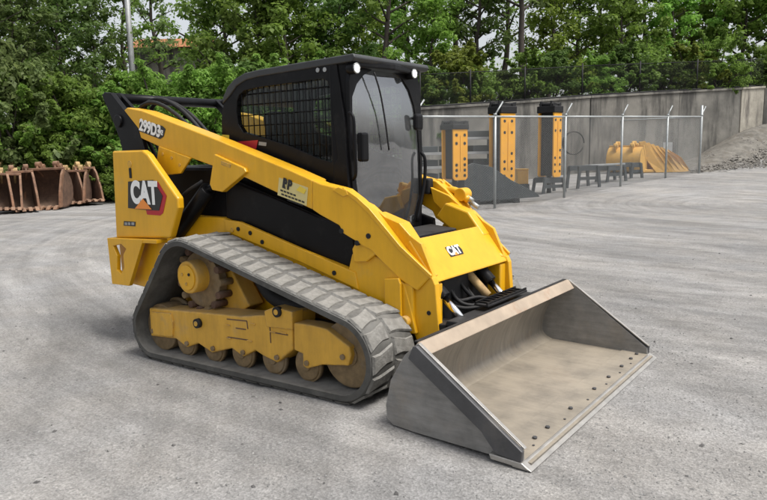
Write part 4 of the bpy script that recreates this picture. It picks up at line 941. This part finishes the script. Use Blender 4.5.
# ------------------------------------------------------------------ attachments stored in the compound
def hammer(px, k, pyt, pyb, pyfoot, label, wid=0.50, gap=0.36, turn=0.55):
    p = on_fence(px, k); z0, z1 = px_z(p, px, pyb), px_z(p, px, pyt); zf = px_z(p, px, pyfoot)
    zf = gz(p.x, p.y); H = z1 - z0; h = thing('hydraulic_hammer', label, 'hammer', (p.x, p.y, zf), 'hydraulic hammers behind the fence', RZ0 + turn)
    zb = z0 - zf
    for sg in (-1, 1):
        pl = prism_obj('side_plate', [(-wid/2, sg*gap/2, zb + 0.06), (-wid/2 + 0.06, sg*gap/2, zb), (wid/2 - 0.06, sg*gap/2, zb), (wid/2, sg*gap/2, zb + 0.06), (wid/2, sg*gap/2, zb + H*0.86), (-wid/2, sg*gap/2, zb + H*0.86)], (0, sg*0.05, 0), ORG, h, 0.012)
        for r_, fz in enumerate((0.08, 0.17, 0.26, 0.36, 0.62, 0.76)):
            for cx in ((-0.13, 0.13) if r_ not in (3,) else (0.13,)):
                y = sg*(gap/2 + 0.05); cyl_obj('bolt_recess', (cx, y - sg*0.01, zb + H*fz), (cx, y + sg*0.006, zb + H*fz), 0.042, BLKM, pl, 12)
        box_obj('centre_rib', (0, sg*(gap/2 + 0.055), zb + H*0.45), (0.035, 0.02, H*0.6), ORG, pl, 0.004)
    box_obj('hammer_body', (0, 0, zb + H*0.44), (wid - 0.16, gap - 0.02, H*0.84), BLKM, h, 0.02)
    hd_ = box_obj('head_bracket', (0, 0, zb + H*0.90), (wid + 0.06, gap + 0.16, H*0.09), BLKM, h, 0.02)
    for sg in (-1, 1):
        prism_obj('bracket_ear', [(-wid/2 - 0.05, sg*0.15, zb + H*0.93), (wid/2 + 0.05, sg*0.15, zb + H*0.93), (wid/2 + 0.08, sg*0.15, zb + H*1.0), (0.08, sg*0.15, zb + H*0.975), (-wid/2 - 0.02, sg*0.15, zb + H*1.01)], (0, sg*0.05, 0), BLKM, hd_, 0.006)
    for sx in (-1, 1): cyl_obj('bracket_pin', (sx*wid*0.40, -0.24, zb + H*0.965), (sx*wid*0.40, 0.24, zb + H*0.965), 0.055, BLKM, hd_, 12)
    cyl_obj('chisel', (0, 0, 0.0), (0, 0, zb + 0.05), 0.07, BLKM, h, 14)
    return h
hammer(454.5, 1.0, 121, 180, 206, 'shorter orange hydraulic hammer beside the stacked dark steel shelves', 0.46, 0.40)
hammer(502, 1.1, 102, 182, 206, 'tall orange hydraulic hammer standing over the dark steel wedge', 0.52, 0.40)
hammer(549.5, 1.2, 102, 177, 196, 'tall narrow orange hydraulic hammer on a black trestle stand', 0.42, 0.46, 0.75)
def trestle(px, k, wpx, py_top, label, ox=0.0):
    p = on_fence(px, k); d_ = depth(p); w_ = wpx/FPX*d_; z0 = gz(p.x, p.y); h_ = px_z(p, px, py_top) - z0
    t = thing('trestle_stand', label, 'stand', (p.x, p.y, z0), 'black steel trestle stands', RZ0 + 0.45)
    for sx in (-1, 1):
        for sy in (-1, 1):
            prism_obj('leg', [(sx*(w_/2 + 0.05) - 0.05, sy*0.22, 0), (sx*(w_/2 + 0.05) + 0.05, sy*0.22, 0), (sx*(w_/2 - 0.03) + 0.05, sy*0.22, h_), (sx*(w_/2 - 0.03) - 0.05, sy*0.22, h_)], (0, sy*0.05, 0), DST, t, 0.006)
    box_obj('top_beam', (0, -0.2, h_ - 0.06), (w_ + 0.02, 0.06, 0.16), DST, t, 0.006); box_obj('top_beam', (0, 0.2, h_ - 0.06), (w_ + 0.02, 0.06, 0.16), DST, t, 0.006)
    box_obj('cross_beam', (0, -0.19, h_*0.45), (w_ - 0.04, 0.05, 0.10), DST, t, 0.005)
    return t
trestle(549.5, 1.2, 24, 178, 'black steel trestle stand holding the narrow orange hammer')
trestle(584, 0.9, 25, 166, 'black steel trestle stand between the narrow hammer and the ochre bucket')
trestle(612, 1.0, 22, 166, 'black steel trestle stand directly in front of the ochre bucket')
trestle(632, 1.0, 12, 163, 'narrow black trestle stand at the end of the trestle row')
p = on_fence(606, 0.95); z = px_z(p, 606, 164.5); pl = box_obj('scaffold_plank', (0, 0, 0), (2.1, 0.25, 0.05), LST, None, 0.005); pl.location = (p.x, p.y, z); pl.rotation_euler.z = math.atan2(FT.y, FT.x)
tag(pl, 'weathered plank laid across the black trestle stands', 'plank')
# dark rack of shelves on the left
p = on_fence(452, 2.3); z0 = gz(p.x, p.y); rk = thing('steel_rack', 'dark steel rack with pale edged shelves behind the shorter hammer', 'rack', (p.x, p.y, z0), None, RZ0 + 0.2)
for sx in (-1.25, 0.0, 1.25):
    for sy in (-0.4, 0.4): box_obj('upright', (sx, sy, 0.9), (0.09, 0.09, 1.8), DST, rk, 0.006)
for k, (zz, x0, x1) in enumerate(((0.25, -1.3, 1.3), (0.62, -1.3, 1.3), (1.0, -1.3, 1.3), (1.38, -1.3, 1.3), (1.78, -0.2, 1.3))):
    s_ = box_obj('shelf', ((x0 + x1)/2, 0, zz), (x1 - x0, 0.86, 0.05), DST, rk, 0.005); box_obj('shelf_edge', ((x0 + x1)/2, -0.455, zz), (x1 - x0, 0.03, 0.07), LST, s_, 0.004)
    for j in range(3):
        xx = x0 + (x1 - x0)*(0.2 + 0.3*j); box_obj('steel_slab', (xx, 0.02, zz + 0.12), (0.55, 0.7, 0.17), DST, s_, 0.01)
p = on_fence(505, 0.75); z0 = gz(p.x, p.y)
wd = thing('steel_wedge', 'dark sloping steel wedge blade lying under the tall hammer', 'blade', (p.x, p.y, z0), None, RZ0 + 0.25)
prism_obj('wedge_plate', [(-1.25, -0.2, 0.05), (0.95, -0.2, 0.14), (0.90, -0.2, 0.22), (0.10, -0.2, 0.62), (-0.45, -0.2, 0.98), (-1.0, -0.2, 1.10), (-1.25, -0.2, 1.0)], (0, 0.10, 0), DST, wd, 0.01)
prism_obj('wedge_back', [(-1.2, -0.1, 0.05), (0.3, -0.1, 0.05), (-0.4, -0.1, 0.8), (-1.2, -0.1, 0.9)], (0, 0.5, 0), DST, wd, 0.01)
for x in (-0.9, -0.35, 0.25): box_obj('foot', (x, 0.0, 0.06), (0.16, 0.5, 0.14), BLKM, wd, 0.01)
p = on_fence(522, 2.2); ob = thing('parts_box', 'small ochre box on the ground between the two tall hammers', 'box', (p.x, p.y, gz(p.x, p.y)), None, RZ0)
box_obj('box_body', (0, 0, 0.48), (0.34, 0.4, 0.44), OCH, ob, 0.02); box_obj('box_base', (0, 0, 0.13), (0.40, 0.45, 0.26), DST, ob, 0.01); box_obj('box_lid', (0, 0, 0.715), (0.36, 0.42, 0.03), OCH, ob, 0.005)

# excavator bucket, used for the rusty row and the ochre one
def bucket_tree(name, wdt, hgt, m, mi, me_, teeth, ears=True, cutw=1.0):
    o = bpy.data.objects.new(name, None); COL.objects.link(o)
    prof = [(-0.42, 0.06), (-0.10, 0.02), (0.20, 0.06), (0.40, 0.22), (0.46, 0.45), (0.40, 0.68), (0.24, 0.86), (0.05, 0.95)]
    prof = [(p_.x*hgt, p_.y*hgt) for p_ in smoothpath([(a, b, 0) for a, b in prof], 4)]
    inn_ = off_profile(prof, -0.03)
    if inn_[len(inn_)//2][0] > prof[len(prof)//2][0]: inn_ = off_profile(prof, 0.03)
    bm = bmesh.new(); add_prism(bm, [(-wdt/2, y, z) for y, z in prof + inn_[::-1]], (wdt, 0, 0)); link('shell', bm_mesh(bm, 'shell'), m, o)
    for sx in (-1, 1):
        sp_ = prof + [(-0.10*hgt, 0.80*hgt), (-0.30*hgt, 0.42*hgt)]
        prism_obj('side_plate', [(sx*wdt/2, y, z) for y, z in sp_], (-sx*0.035, 0, 0), m, o, 0.006)
        prism_obj('side_rim', [(sx*(wdt/2 + 0.012), -0.44*hgt, 0.06*hgt), (sx*(wdt/2 + 0.012), -0.33*hgt, 0.42*hgt), (sx*(wdt/2 + 0.012), -0.12*hgt, 0.82*hgt), (sx*(wdt/2 + 0.012), 0.05*hgt, 0.97*hgt), (sx*(wdt/2 + 0.012), 0.10*hgt, 0.90*hgt), (sx*(wdt/2 + 0.012), -0.02*hgt, 0.78*hgt), (sx*(wdt/2 + 0.012), -0.22*hgt, 0.40*hgt), (sx*(wdt/2 + 0.012), -0.30*hgt, 0.05*hgt)], (-sx*0.06, 0, 0), mi, o, 0.006)
    box_obj('upper_lip', (0, 0.05*hgt, 0.955*hgt), (wdt + 0.03, 0.10, 0.07), mi, o, 0.012)
    box_obj('cutting_lip', (0, -0.40*hgt, 0.065*hgt), (wdt + 0.03, 0.14, 0.045), mi, o, 0.008)
    for k in range(teeth):
        x = -wdt/2 + wdt*(k + 0.5)/teeth
        prism_obj('tooth', [(x - 0.05, -0.40*hgt, 0.11*hgt), (x - 0.05, -0.52*hgt, 0.075*hgt), (x - 0.05, -0.58*hgt, 0.02*hgt), (x - 0.05, -0.40*hgt, 0.02*hgt)], (0.10, 0, 0), mi, o, 0.008)
    if ears:
        for sx in (-1, 1):
            ea = prism_obj('mounting_ear', [(sx*wdt*0.22, 0.02*hgt, 0.93*hgt), (sx*wdt*0.22, 0.36*hgt, 0.72*hgt), (sx*wdt*0.22, 0.44*hgt, 0.98*hgt), (sx*wdt*0.22, 0.28*hgt, 1.13*hgt), (sx*wdt*0.22, 0.10*hgt, 1.12*hgt)], (sx*0.06, 0, 0), me_, o, 0.02)
            for cy, cz in ((0.14, 1.06), (0.34, 0.99)): cyl_obj('ear_boss', (sx*wdt*0.18, cy*hgt, cz*hgt), (sx*(wdt*0.22 + 0.10), cy*hgt, cz*hgt), 0.075*hgt, me_, ea, 14, bevel=0.01)
    return o
rs0 = random.Random(8)
rows = [(3, 214, 0.62, 1.1, RUSTD, RUST, 0.5, 4, 'dark rusty excavator bucket at the end of the row by the bushes'),
        (17, 213, 0.66, 1.15, RUSTD, RUST, 0.6, 4, 'narrow dark rusty excavator bucket turned sideways beside the widest one'),
        (40, 210.5, 1.02, 1.2, RUSTD, RUST, 0.05, 5, 'widest rusty excavator bucket with square teeth facing the yard'),
        (66, 207, 0.86, 1.1, RUSTD, RUST, 0.15, 4, 'rusty excavator bucket with a rounded dark mouth'),
        (84, 205.5, 0.6, 1.2, RUSTD, RUST, 0.75, 3, 'slim rusty excavator bucket turned sideways at the boulder end')]
for px, py, wdt, hgt, m, mi, tn, te, lab in rows:
    g_ = ground_hit(px, py); o = bucket_tree('excavator_bucket', wdt, hgt, m, mi, TAN if px in (3, 66, 84) else RUST, te); back = HF*0.45
    o.location = (g_.x + back.x, g_.y + back.y, gz(g_.x, g_.y)); o.rotation_euler.z = RZ0 + tn
    o.rotation_euler.x = rs0.uniform(-0.16, 0.05); o.rotation_euler.y = rs0.uniform(-0.04, 0.04); o.location.z += 0.02; o.location += HF*rs0.uniform(-0.15, 0.35)
    tag(o, lab, 'bucket', 'rusty excavator buckets in a row')
for px, py, wdt, hgt, tn, lab in ((8, 205, 0.7, 1.30, 0.3, 'tall tan bucket with worn ears peeking over the end of the rusty row'), (30, 203, 0.6, 1.22, -0.2, 'tan eared bucket standing behind the widest rusty bucket'), (64, 200, 0.75, 1.30, 0.2, 'tan bucket with worn ears behind the round mouthed one'), (78, 199, 0.55, 1.35, 0.5, 'tall narrow tan bucket behind the slim rusty bucket')):
    g_ = ground_hit(px, py); o = bucket_tree('excavator_bucket', wdt, hgt, RUSTD, RUST, TAN, 3); o.location = g_ + HF*0.3; o.rotation_euler.z = RZ0 + tn + math.pi; tag(o, lab, 'bucket', 'tan eared buckets behind the rusty row')
# ochre bucket and ripper in the compound
p = on_fence(627, 2.2); o = bucket_tree('excavator_bucket', 1.25, 1.05, OCH, OCH, OCH, 5); o.location = (p.x, p.y, gz(p.x, p.y)); o.rotation_euler.z = RZ0 + 2.5; tag(o, 'large ochre excavator bucket leaning by the wall inside the compound', 'bucket')
p = on_fence(655, 1.6); rp = thing('ripper_rake', 'ochre steel rake with sloping tines beside the large ochre bucket', 'rake', (p.x, p.y, gz(p.x, p.y)), None, RZ0 + 0.1)
for k in range(6):
    x = -0.75 + 0.2*k
    prism_obj('tine', [(x, -0.2 + 0.05*k, 1.15 - 0.06*k), (x + 0.22, -0.25 + 0.05*k, 1.18 - 0.06*k), (x + 0.62, -0.35, 0.55), (x + 1.0, -0.4, 0.0), (x + 0.62, -0.4, 0.0), (x + 0.3, -0.3, 0.45)], (0.0, 0.07, 0.0), OCH, rp, 0.01)
box_obj('rake_back', (-0.15, 0.25, 0.55), (1.3, 0.3, 0.9), OCH, rp, 0.05, Matrix.Rotation(math.radians(12), 3, 'Y'))
box_obj('rake_foot', (0.2, 0.1, 0.06), (2.0, 0.9, 0.12), OCH, rp, 0.03)

# boulders and a heap of sticks beside the rusty buckets
def boulder(px, py, sx, sz, seed, lab):
    r = random.Random(seed); bm = bmesh.new(); bmesh.ops.create_icosphere(bm, subdivisions=3, radius=1.0)
    for v in bm.verts:
        k = 1 + 0.28*mnoise.noise(v.co*1.2 + Vector((seed, 0, 0))) + 0.10*mnoise.noise(v.co*3.5 + Vector((seed, 3, 0)))
        v.co = Vector((v.co.x*sx*k, v.co.y*sx*0.8*k, v.co.z*sz*k + sz*0.75))
    o = link('boulder', bm_mesh(bm, 'boulder'), ROCK); o.location = ground_hit(px, py); tag(o, lab, 'boulder', 'boulders by the rusty buckets'); return o
boulder(93, 194, 0.62, 0.75, 3, 'grey upright boulder beside the slim rusty bucket'); boulder(112, 193, 0.7, 0.55, 8, 'low grey boulder behind the rear of the loader')
rs = random.Random(12); stp = ground_hit(104, 199); stl = thing('stick_pile', 'heap of bleached broken sticks behind the rear of the loader', 'sticks', stp)
for k in range(26):
    a = rs.random()*3.14; le = 0.25 + 0.5*rs.random(); c_ = Vector((rs.uniform(-0.55, 0.6), rs.uniform(-0.5, 0.5), 0.04 + 0.5*rs.random()**1.5)); dd = Vector((math.cos(a), math.sin(a), rs.uniform(-0.2, 0.6)))*le*0.5
    lo_ = c_ - dd; lo_.z = max(0.01, lo_.z); cyl_obj('stick', lo_, c_ + dd, 0.014 + 0.016*rs.random(), STICK if rs.random() < 0.7 else BARK, stl, 6)

# ------------------------------------------------------------------ vegetation
def leaf_cloud(seed, clumps, per, size, mtl, name='crown', droop=0.3):
    r = np.random.default_rng(seed); C_ = np.array([c[:3] for c in clumps]); RR = np.array([c[3] for c in clumps]); n = len(clumps)*per
    idx = np.repeat(np.arange(len(clumps)), per)
    d_ = r.normal(size=(n, 3)); d_ /= np.linalg.norm(d_, axis=1)[:, None]
    rad = r.random(n)**0.42
    pos = C_[idx] + d_*(rad*RR[idx])[:, None]*np.array([1.15, 1.15, 0.75])
    # leaf orientation: outward plus upward plus random
    nrm = d_*0.7 + r.normal(size=(n, 3))*0.55 + np.array([0, 0, 0.55]); nrm /= np.linalg.norm(nrm, axis=1)[:, None]
    a = r.normal(size=(n, 3)); a -= nrm*(a*nrm).sum(1)[:, None]; a /= np.linalg.norm(a, axis=1)[:, None]
    b = np.cross(nrm, a); L_ = size*(0.5 + 1.1*r.random(n)**1.5)[:, None]*(0.7 + 0.6*r.random(len(clumps)))[idx][:, None]
    a2 = a - np.array([0, 0, droop])*0.5
    v = np.stack([pos - a*L_*0.5, pos + b*L_*0.30 + nrm*L_*0.06, pos + a2*L_*0.55, pos - b*L_*0.30 + nrm*L_*0.06], axis=1).reshape(-1, 3)
    me = bpy.data.meshes.new(name); me.vertices.add(len(v)); me.vertices.foreach_set('co', v.ravel())
    me.loops.add(n*4); me.loops.foreach_set('vertex_index', np.arange(n*4)); me.polygons.add(n)
    me.polygons.foreach_set('loop_start', np.arange(n)*4); me.polygons.foreach_set('loop_total', np.full(n, 4)); me.update(calc_edges=True)
    me.materials.append(mtl); return me
def shrub_clumps(seed, w_, h_, n):
    r = random.Random(seed); out = []
    for k in range(n//6):      # shoots standing out of the outline
        a = r.random()*6.28; t = r.random(); rr = w_*(1.08 - 0.7*t**1.6)
        for q in range(3): out.append((rr*math.cos(a)*(0.85 + 0.12*q), rr*math.sin(a)*0.8*(0.85 + 0.12*q), h_*(0.25 + 0.72*t) + 0.16*q*w_*0.5, (0.13 - 0.03*q)*w_*0.55))
    for k in range(n):
        a = r.random()*6.28; q = r.random()**0.5; t = r.random()**0.8
        rr = w_*(1 - 0.72*t**1.8)*q
        out.append((rr*math.cos(a), rr*math.sin(a)*0.8, h_*(0.06 + 0.88*t), (0.13 + 0.30*r.random()**1.5)*w_*0.5))
    return out
def tree_parts(seed, H, cw, n, base=0.35):
    """trunk and limbs, with clumps at the limb ends"""
    r = random.Random(seed); bm = bmesh.new(); lean = Vector((r.uniform(-.06, .06), r.uniform(-.06, .06), 0))
    tp = [Vector((0, 0, -0.3))] + [Vector((lean.x*z_ + 0.12*math.sin(z_*1.1 + seed), lean.y*z_ + 0.1*math.cos(z_*0.9 + seed), z_)) for z_ in [H*k/9 for k in range(1, 10)]]
    r0 = 0.018*H; add_tube(bm, tp, [r0*(1.25 if i == 0 else 1 - 0.88*i/9) for i in range(10)], 8); cl = []
    for k in range(n):
        t = base + (0.98 - base)*(k + r.random())/n; z_ = H*t; i = min(8, int(t*9)); p0 = tp[i].lerp(tp[i+1], t*9 - i) if i + 1 < len(tp) else tp[-1]
        a = k*2.4 + r.uniform(-.5, .5); le = cw*(1.05 - 0.75*((t - base)/(1 - base))**1.4)*r.uniform(0.5, 1.05)
        e1 = p0 + Vector((math.cos(a)*le*0.5, math.sin(a)*le*0.5, le*0.28)); e2 = p0 + Vector((math.cos(a)*le, math.sin(a)*le, le*(0.45 + 0.3*r.random())))
        rr = r0*(1 - 0.85*t)*0.5; add_tube(bm, smoothpath([p0, e1, e2], 3), [rr, rr, rr*.9, rr*.8, rr*.65, rr*.5, rr*.35], 6)
        for q, sc in ((e2, 1.0), (e1, 0.7), (e1.lerp(e2, 0.5) + Vector((r.uniform(-.4, .4), r.uniform(-.4, .4), r.uniform(-.2, .4))), 0.8)):
            cl.append((q.x, q.y, q.z, cw*sc*r.uniform(0.16, 0.30)))
        
    me = bm_mesh(bm, 'trunk'); me.materials.append(BARK)
    for p_ in me.polygons: p_.use_smooth = True
    return me, cl
PROTO = {}
for nm, sd_, H, cw, n, per, lsz, mtl, base in (('mid', 11, 11.0, 3.0, 26, 95, 0.24, LF_MID, 0.28), ('dark', 12, 12.0, 2.8, 28, 90, 0.22, LF_DRK, 0.30), ('yel', 13, 9.5, 2.6, 22, 80, 0.22, LF_YEL, 0.28), ('thin', 14, 13.0, 2.4, 20, 48, 0.22, LF_GRY, 0.42), ('thin2', 15, 13.0, 2.6, 22, 42, 0.22, LF_MID, 0.40), ('bri', 16, 8.0, 2.6, 22, 110, 0.20, LF_BRI, 0.22)):
    tm, cl = tree_parts(sd_, H, cw, n, base); PROTO[nm] = (tm, leaf_cloud(sd_, cl, per, lsz, mtl), H)
for nm, sd_, w_, h_, n, per, lsz, mtl in (('vine', 21, 2.0, 4.0, 120, 170, 0.10, LF_BRI), ('bush', 22, 2.0, 3.2, 110, 150, 0.10, LF_MID), ('dbush', 23, 1.8, 3.0, 100, 130, 0.12, LF_DRK), ('ybush', 24, 1.7, 2.8, 90, 110, 0.12, LF_YEL), ('gbush', 25, 1.9, 3.4, 90, 150, 0.11, LF_GRY)):
    cl = shrub_clumps(sd_, w_, h_, n); r = random.Random(sd_); bm = bmesh.new()
    for k in range(7):
        c = cl[k*5]; add_tube(bm, smoothpath([(r.uniform(-.25, .25), r.uniform(-.25, .25), -0.2), (c[0]*0.4, c[1]*0.4, c[2]*0.5), (c[0], c[1], c[2])], 3), [0.05, 0.045, 0.04, 0.035, 0.03, 0.02, 0.012], 6)
    me = bm_mesh(bm, 'stem'); me.materials.append(BARK); PROTO[nm] = (me, leaf_cloud(sd_, cl, per, lsz, mtl, 'foliage'), h_)
vr = random.Random(31)
MARKS = [(-10, 'past the end of the rusty bucket row'), (12, 'behind the dark end bucket'), (34, 'behind the widest rusty bucket'), (50, 'behind the tan eared buckets'), (74, 'behind the slim rusty bucket'), (94, 'behind the upright boulder'), (112, 'behind the low boulder'), (134, 'beside the utility pole'), (158, 'between the pole and the far shed'), (184, 'beside the far shed'), (212, 'behind the loader hood'), (240, 'behind the rear of the cab'), (266, 'behind the cab side window'), (294, 'behind the operator seat'), (320, 'behind the cab markers'), (348, 'behind the near work lamp'), (370, 'behind the arched cab door'), (398, 'beside the far work lamp'), (416, 'at the cab end of the wall'), (438, 'left of the shorter hammer'), (462, 'behind the shorter hammer'), (488, 'behind the wedge'), (506, 'behind the tall wedge hammer'), (530, 'behind the parts box'), (552, 'behind the narrow hammer'), (578, 'behind the cable loop'), (602, 'behind the black trestles'), (622, 'behind the ochre bucket'), (646, 'behind the ochre rake'), (668, 'behind the pale board'), (690, 'inside the fence corner'), (714, 'past the fence corner post'), (740, 'over the pale wall panel'), (768, 'over the wall end'), (800, 'beyond the wall end')]
MARKS = [(a, b.replace('left of', 'next to')) for a, b in MARKS]
def near(px): return min(MARKS, key=lambda m_: abs(m_[0] - px))[1]
def plant(kind, px, d_, h_, lab, group, zb=None, wide=1.0):
    tm, cm_, H = PROTO[kind]; p = at(px, 150, d_); isbush = kind in ('vine', 'bush', 'dbush', 'ybush', 'gbush')
    z = zb if zb is not None else gz(p.x, p.y)
    o = thing('shrub' if isbush else 'tree', lab, 'shrub' if isbush else 'tree', (p.x, p.y, z), group, vr.random()*6.28); s_ = h_/H
    for nm, me in (('stem' if isbush else 'trunk', tm), ('foliage' if isbush else 'crown', cm_)):
        c = bpy.data.objects.new(nm, me); COL.objects.link(c); c.parent = o; c.scale = (s_*wide, s_*wide, s_)
    return o
# vine-covered shrubs along the left edge of the yard
for kind, px, d_, h_, wd_ in (('gbush', -28, 22.3, 6.2, 0.9), ('vine', 2, 22.3, 4.8, 0.95), ('gbush', 30, 22.6, 4.8, 0.95), ('vine', 58, 23, 4.4, 0.95), ('bush', 88, 23.2, 4.1, 1.0), ('vine', 112, 23.6, 4.0, 1.0), ('vine', 142, 24, 4.6, 1.0), ('bush', 172, 24.0, 4.3, 1.1), ('vine', 200, 24.4, 4.6, 1.0), ('vine', 232, 25.0, 4.9, 1.0), ('dbush', 262, 25.4, 5.0, 1.0), ('bush', 292, 26, 4.9, 1.0), ('dbush', 326, 26.5, 4.9, 1.0), ('bush', 360, 27, 4.7, 1.0), ('dbush', 394, 27, 4.6, 1.0)):
    lab = {'gbush': 'tall loose grey green shrub', 'vine': 'bright green vine smothered shrub', 'bush': 'mid green rounded shrub', 'dbush': 'dark green shrub'}[kind]
    plant(kind, px, d_, h_, lab + ', ' + near(px), 'shrubs along the vine covered edge', wide=wd_)
for px, d_, h_ in ((10, 22.0, 1.5), (48, 22.0, 1.5), (80, 22.6, 1.6), (104, 22.8, 1.5), (128, 22, 1.8), (152, 22.6, 1.9)):
    plant('dbush' if px % 4 else 'bush', px, d_, h_, 'low shrub at the vine foot, ' + near(px), 'low shrubs at the foot of the vines', wide=1.25)
# shrubs on the hillside just above the wall
for k in range(17):
    px = 412 + 23*k; d_ = 25.8 + 4.3*k/16 + vr.uniform(0, 1.3); kind = ('bush', 'dbush', 'ybush', 'bush', 'dbush')[k % 5]
    lab = {'bush': 'mid green shrub above the concrete wall', 'dbush': 'dark green shrub above the concrete wall', 'ybush': 'yellow green shrub above the concrete wall'}[kind]
    plant(kind, px, d_ - 0.1, vr.uniform(1.7, 2.7), lab + ' ' + near(px), 'shrubs above the concrete wall', 2.75 + 0.055*k, 1.1)
# trees
TR = [('thin', -5, 27, 9, 0.8), ('dark', 22, 28, 8.5, 0.8), ('dark', 70, 31, 9.0, 0.9), ('dark', 100, 34, 8.6, 0.9), ('thin2', 128, 38, 11, 1), ('mid', 45, 36, 11, 1), ('thin', 168, 42, 13, 1), ('thin2', 205, 40, 12.5, 1), ('mid', 232, 36, 10.5, 1),
      ('mid', 262, 32, 9.5, 1), ('bri', 290, 31, 8.2, 1.2), ('mid', 318, 34, 11, 1.2), ('dark', 345, 33, 9.0, 1.4), ('yel', 362, 35, 8.2, 1.6), ('thin2', 380, 31, 11, 1.6), ('mid', 408, 38, 11, 1.8), ('bri', 432, 31, 6.2, 2.2), ('thin', 452, 36, 12, 2.2), ('dark', 478, 32, 9, 2.6), ('thin2', 500, 38, 11.5, 2.6),
      ('thin', 525, 31, 11, 2.8), ('yel', 548, 34, 7.5, 2.9), ('mid', 575, 36, 8.5, 3), ('thin2', 596, 40, 11, 3), ('bri', 618, 33, 6.2, 3.2), ('mid', 640, 38, 9.5, 3.2), ('bri', 668, 34, 6.8, 3.4), ('yel', 690, 37, 8.2, 3.4), ('mid', 712, 35, 8, 3.6), ('bri', 738, 34, 7.2, 3.7), ('mid', 765, 34, 8.5, 3.8), ('bri', 795, 35, 8.5, 3.8)]
NAMES = {'thin': 'slender sparse grey green tree', 'thin2': 'slender sparse green tree', 'mid': 'mid green leafy tree', 'dark': 'dark green dense tree', 'yel': 'yellow green young tree', 'bri': 'bright green low branching tree'}
for kind, px, d_, h_, zb in TR:
    where = 'behind the vine covered bank' if px < 400 else 'on the hillside above the wall'
    plant(kind, px, d_, h_, NAMES[kind] + ' ' + near(px), 'trees ' + where, zb)
# the vine bank goes on past the rusty row
for kind, px, d_, h_, lab in (('vine', -75, 22.5, 4.6, 'bright green vine smothered shrub well past the rusty bucket row'), ('gbush', -130, 22.8, 5.2, 'tall grey green shrub well past the rusty bucket row'), ('vine', -190, 23, 4.6, 'bright green shrub furthest along the vine bank'), ('mid', -60, 28, 9.5, 'mid green leafy tree well past the rusty bucket row'), ('dark', -120, 29, 9, 'dark green tree well past the rusty bucket row'), ('mid', -190, 30, 10, 'mid green tree furthest along the vine bank')):
    plant(kind, px, d_, h_, lab, 'plants past the rusty row', 0.6 if kind in ('mid', 'dark') else None)
# far wood closing the view
cl = []
for k in range(230):
    l_ = vr.uniform(-62, 72); dd = vr.uniform(58, 72); h_ = vr.uniform(0.5, 8.5) if l_ > -6 else vr.uniform(0.5, 7.0); q = dl(dd, l_, h_ + 1.5); cl.append((q.x, q.y, q.z, vr.uniform(1.6, 3.0)))
fw_ = link('distant_wood', leaf_cloud(77, cl, 160, 0.42, LF_MID, 'distant_wood'), None); tag(fw_, 'distant green wood closing the view behind the trees', 'wood', kind='stuff')
# utility pole and a low roof far behind the vines
pl_ = thing('utility_pole', 'plain grey utility pole rising behind the vine bank', 'pole', tuple(at(138, 150, 34)[:2]) + (0.5,))
cyl_obj('pole_shaft', (0, 0, 0), (0, 0, 12), 0.16, LST, pl_, 12, 0.12); box_obj('cross_arm', (0, 0, 10.6), (1.8, 0.12, 0.12), BARK, pl_, 0.01)
q = at(176, 52, 46); hs_ = thing('far_shed', 'far shed with an orange brown roof glimpsed through the trees', 'shed', (q.x, q.y, 1.0), None, RZ0)
hz = q.z - 1.0
box_obj('shed_wall', (0, 0, hz/2), (4.6, 4, hz), CONC, hs_, 0.02)
OR2 = mat('orange_brown_roof', (0.34, 0.13, 0.05), 0.8, var=0.3, scale=2, dirt=(0.2, 0.15, 0.1), dirt_amt=0.4)
prism_obj('shed_roof', [(-2.6, -2.3, hz), (-2.6, 2.3, hz), (-2.6, 0, hz + 0.9)], (5.2, 0, 0), OR2, hs_, 0.02)
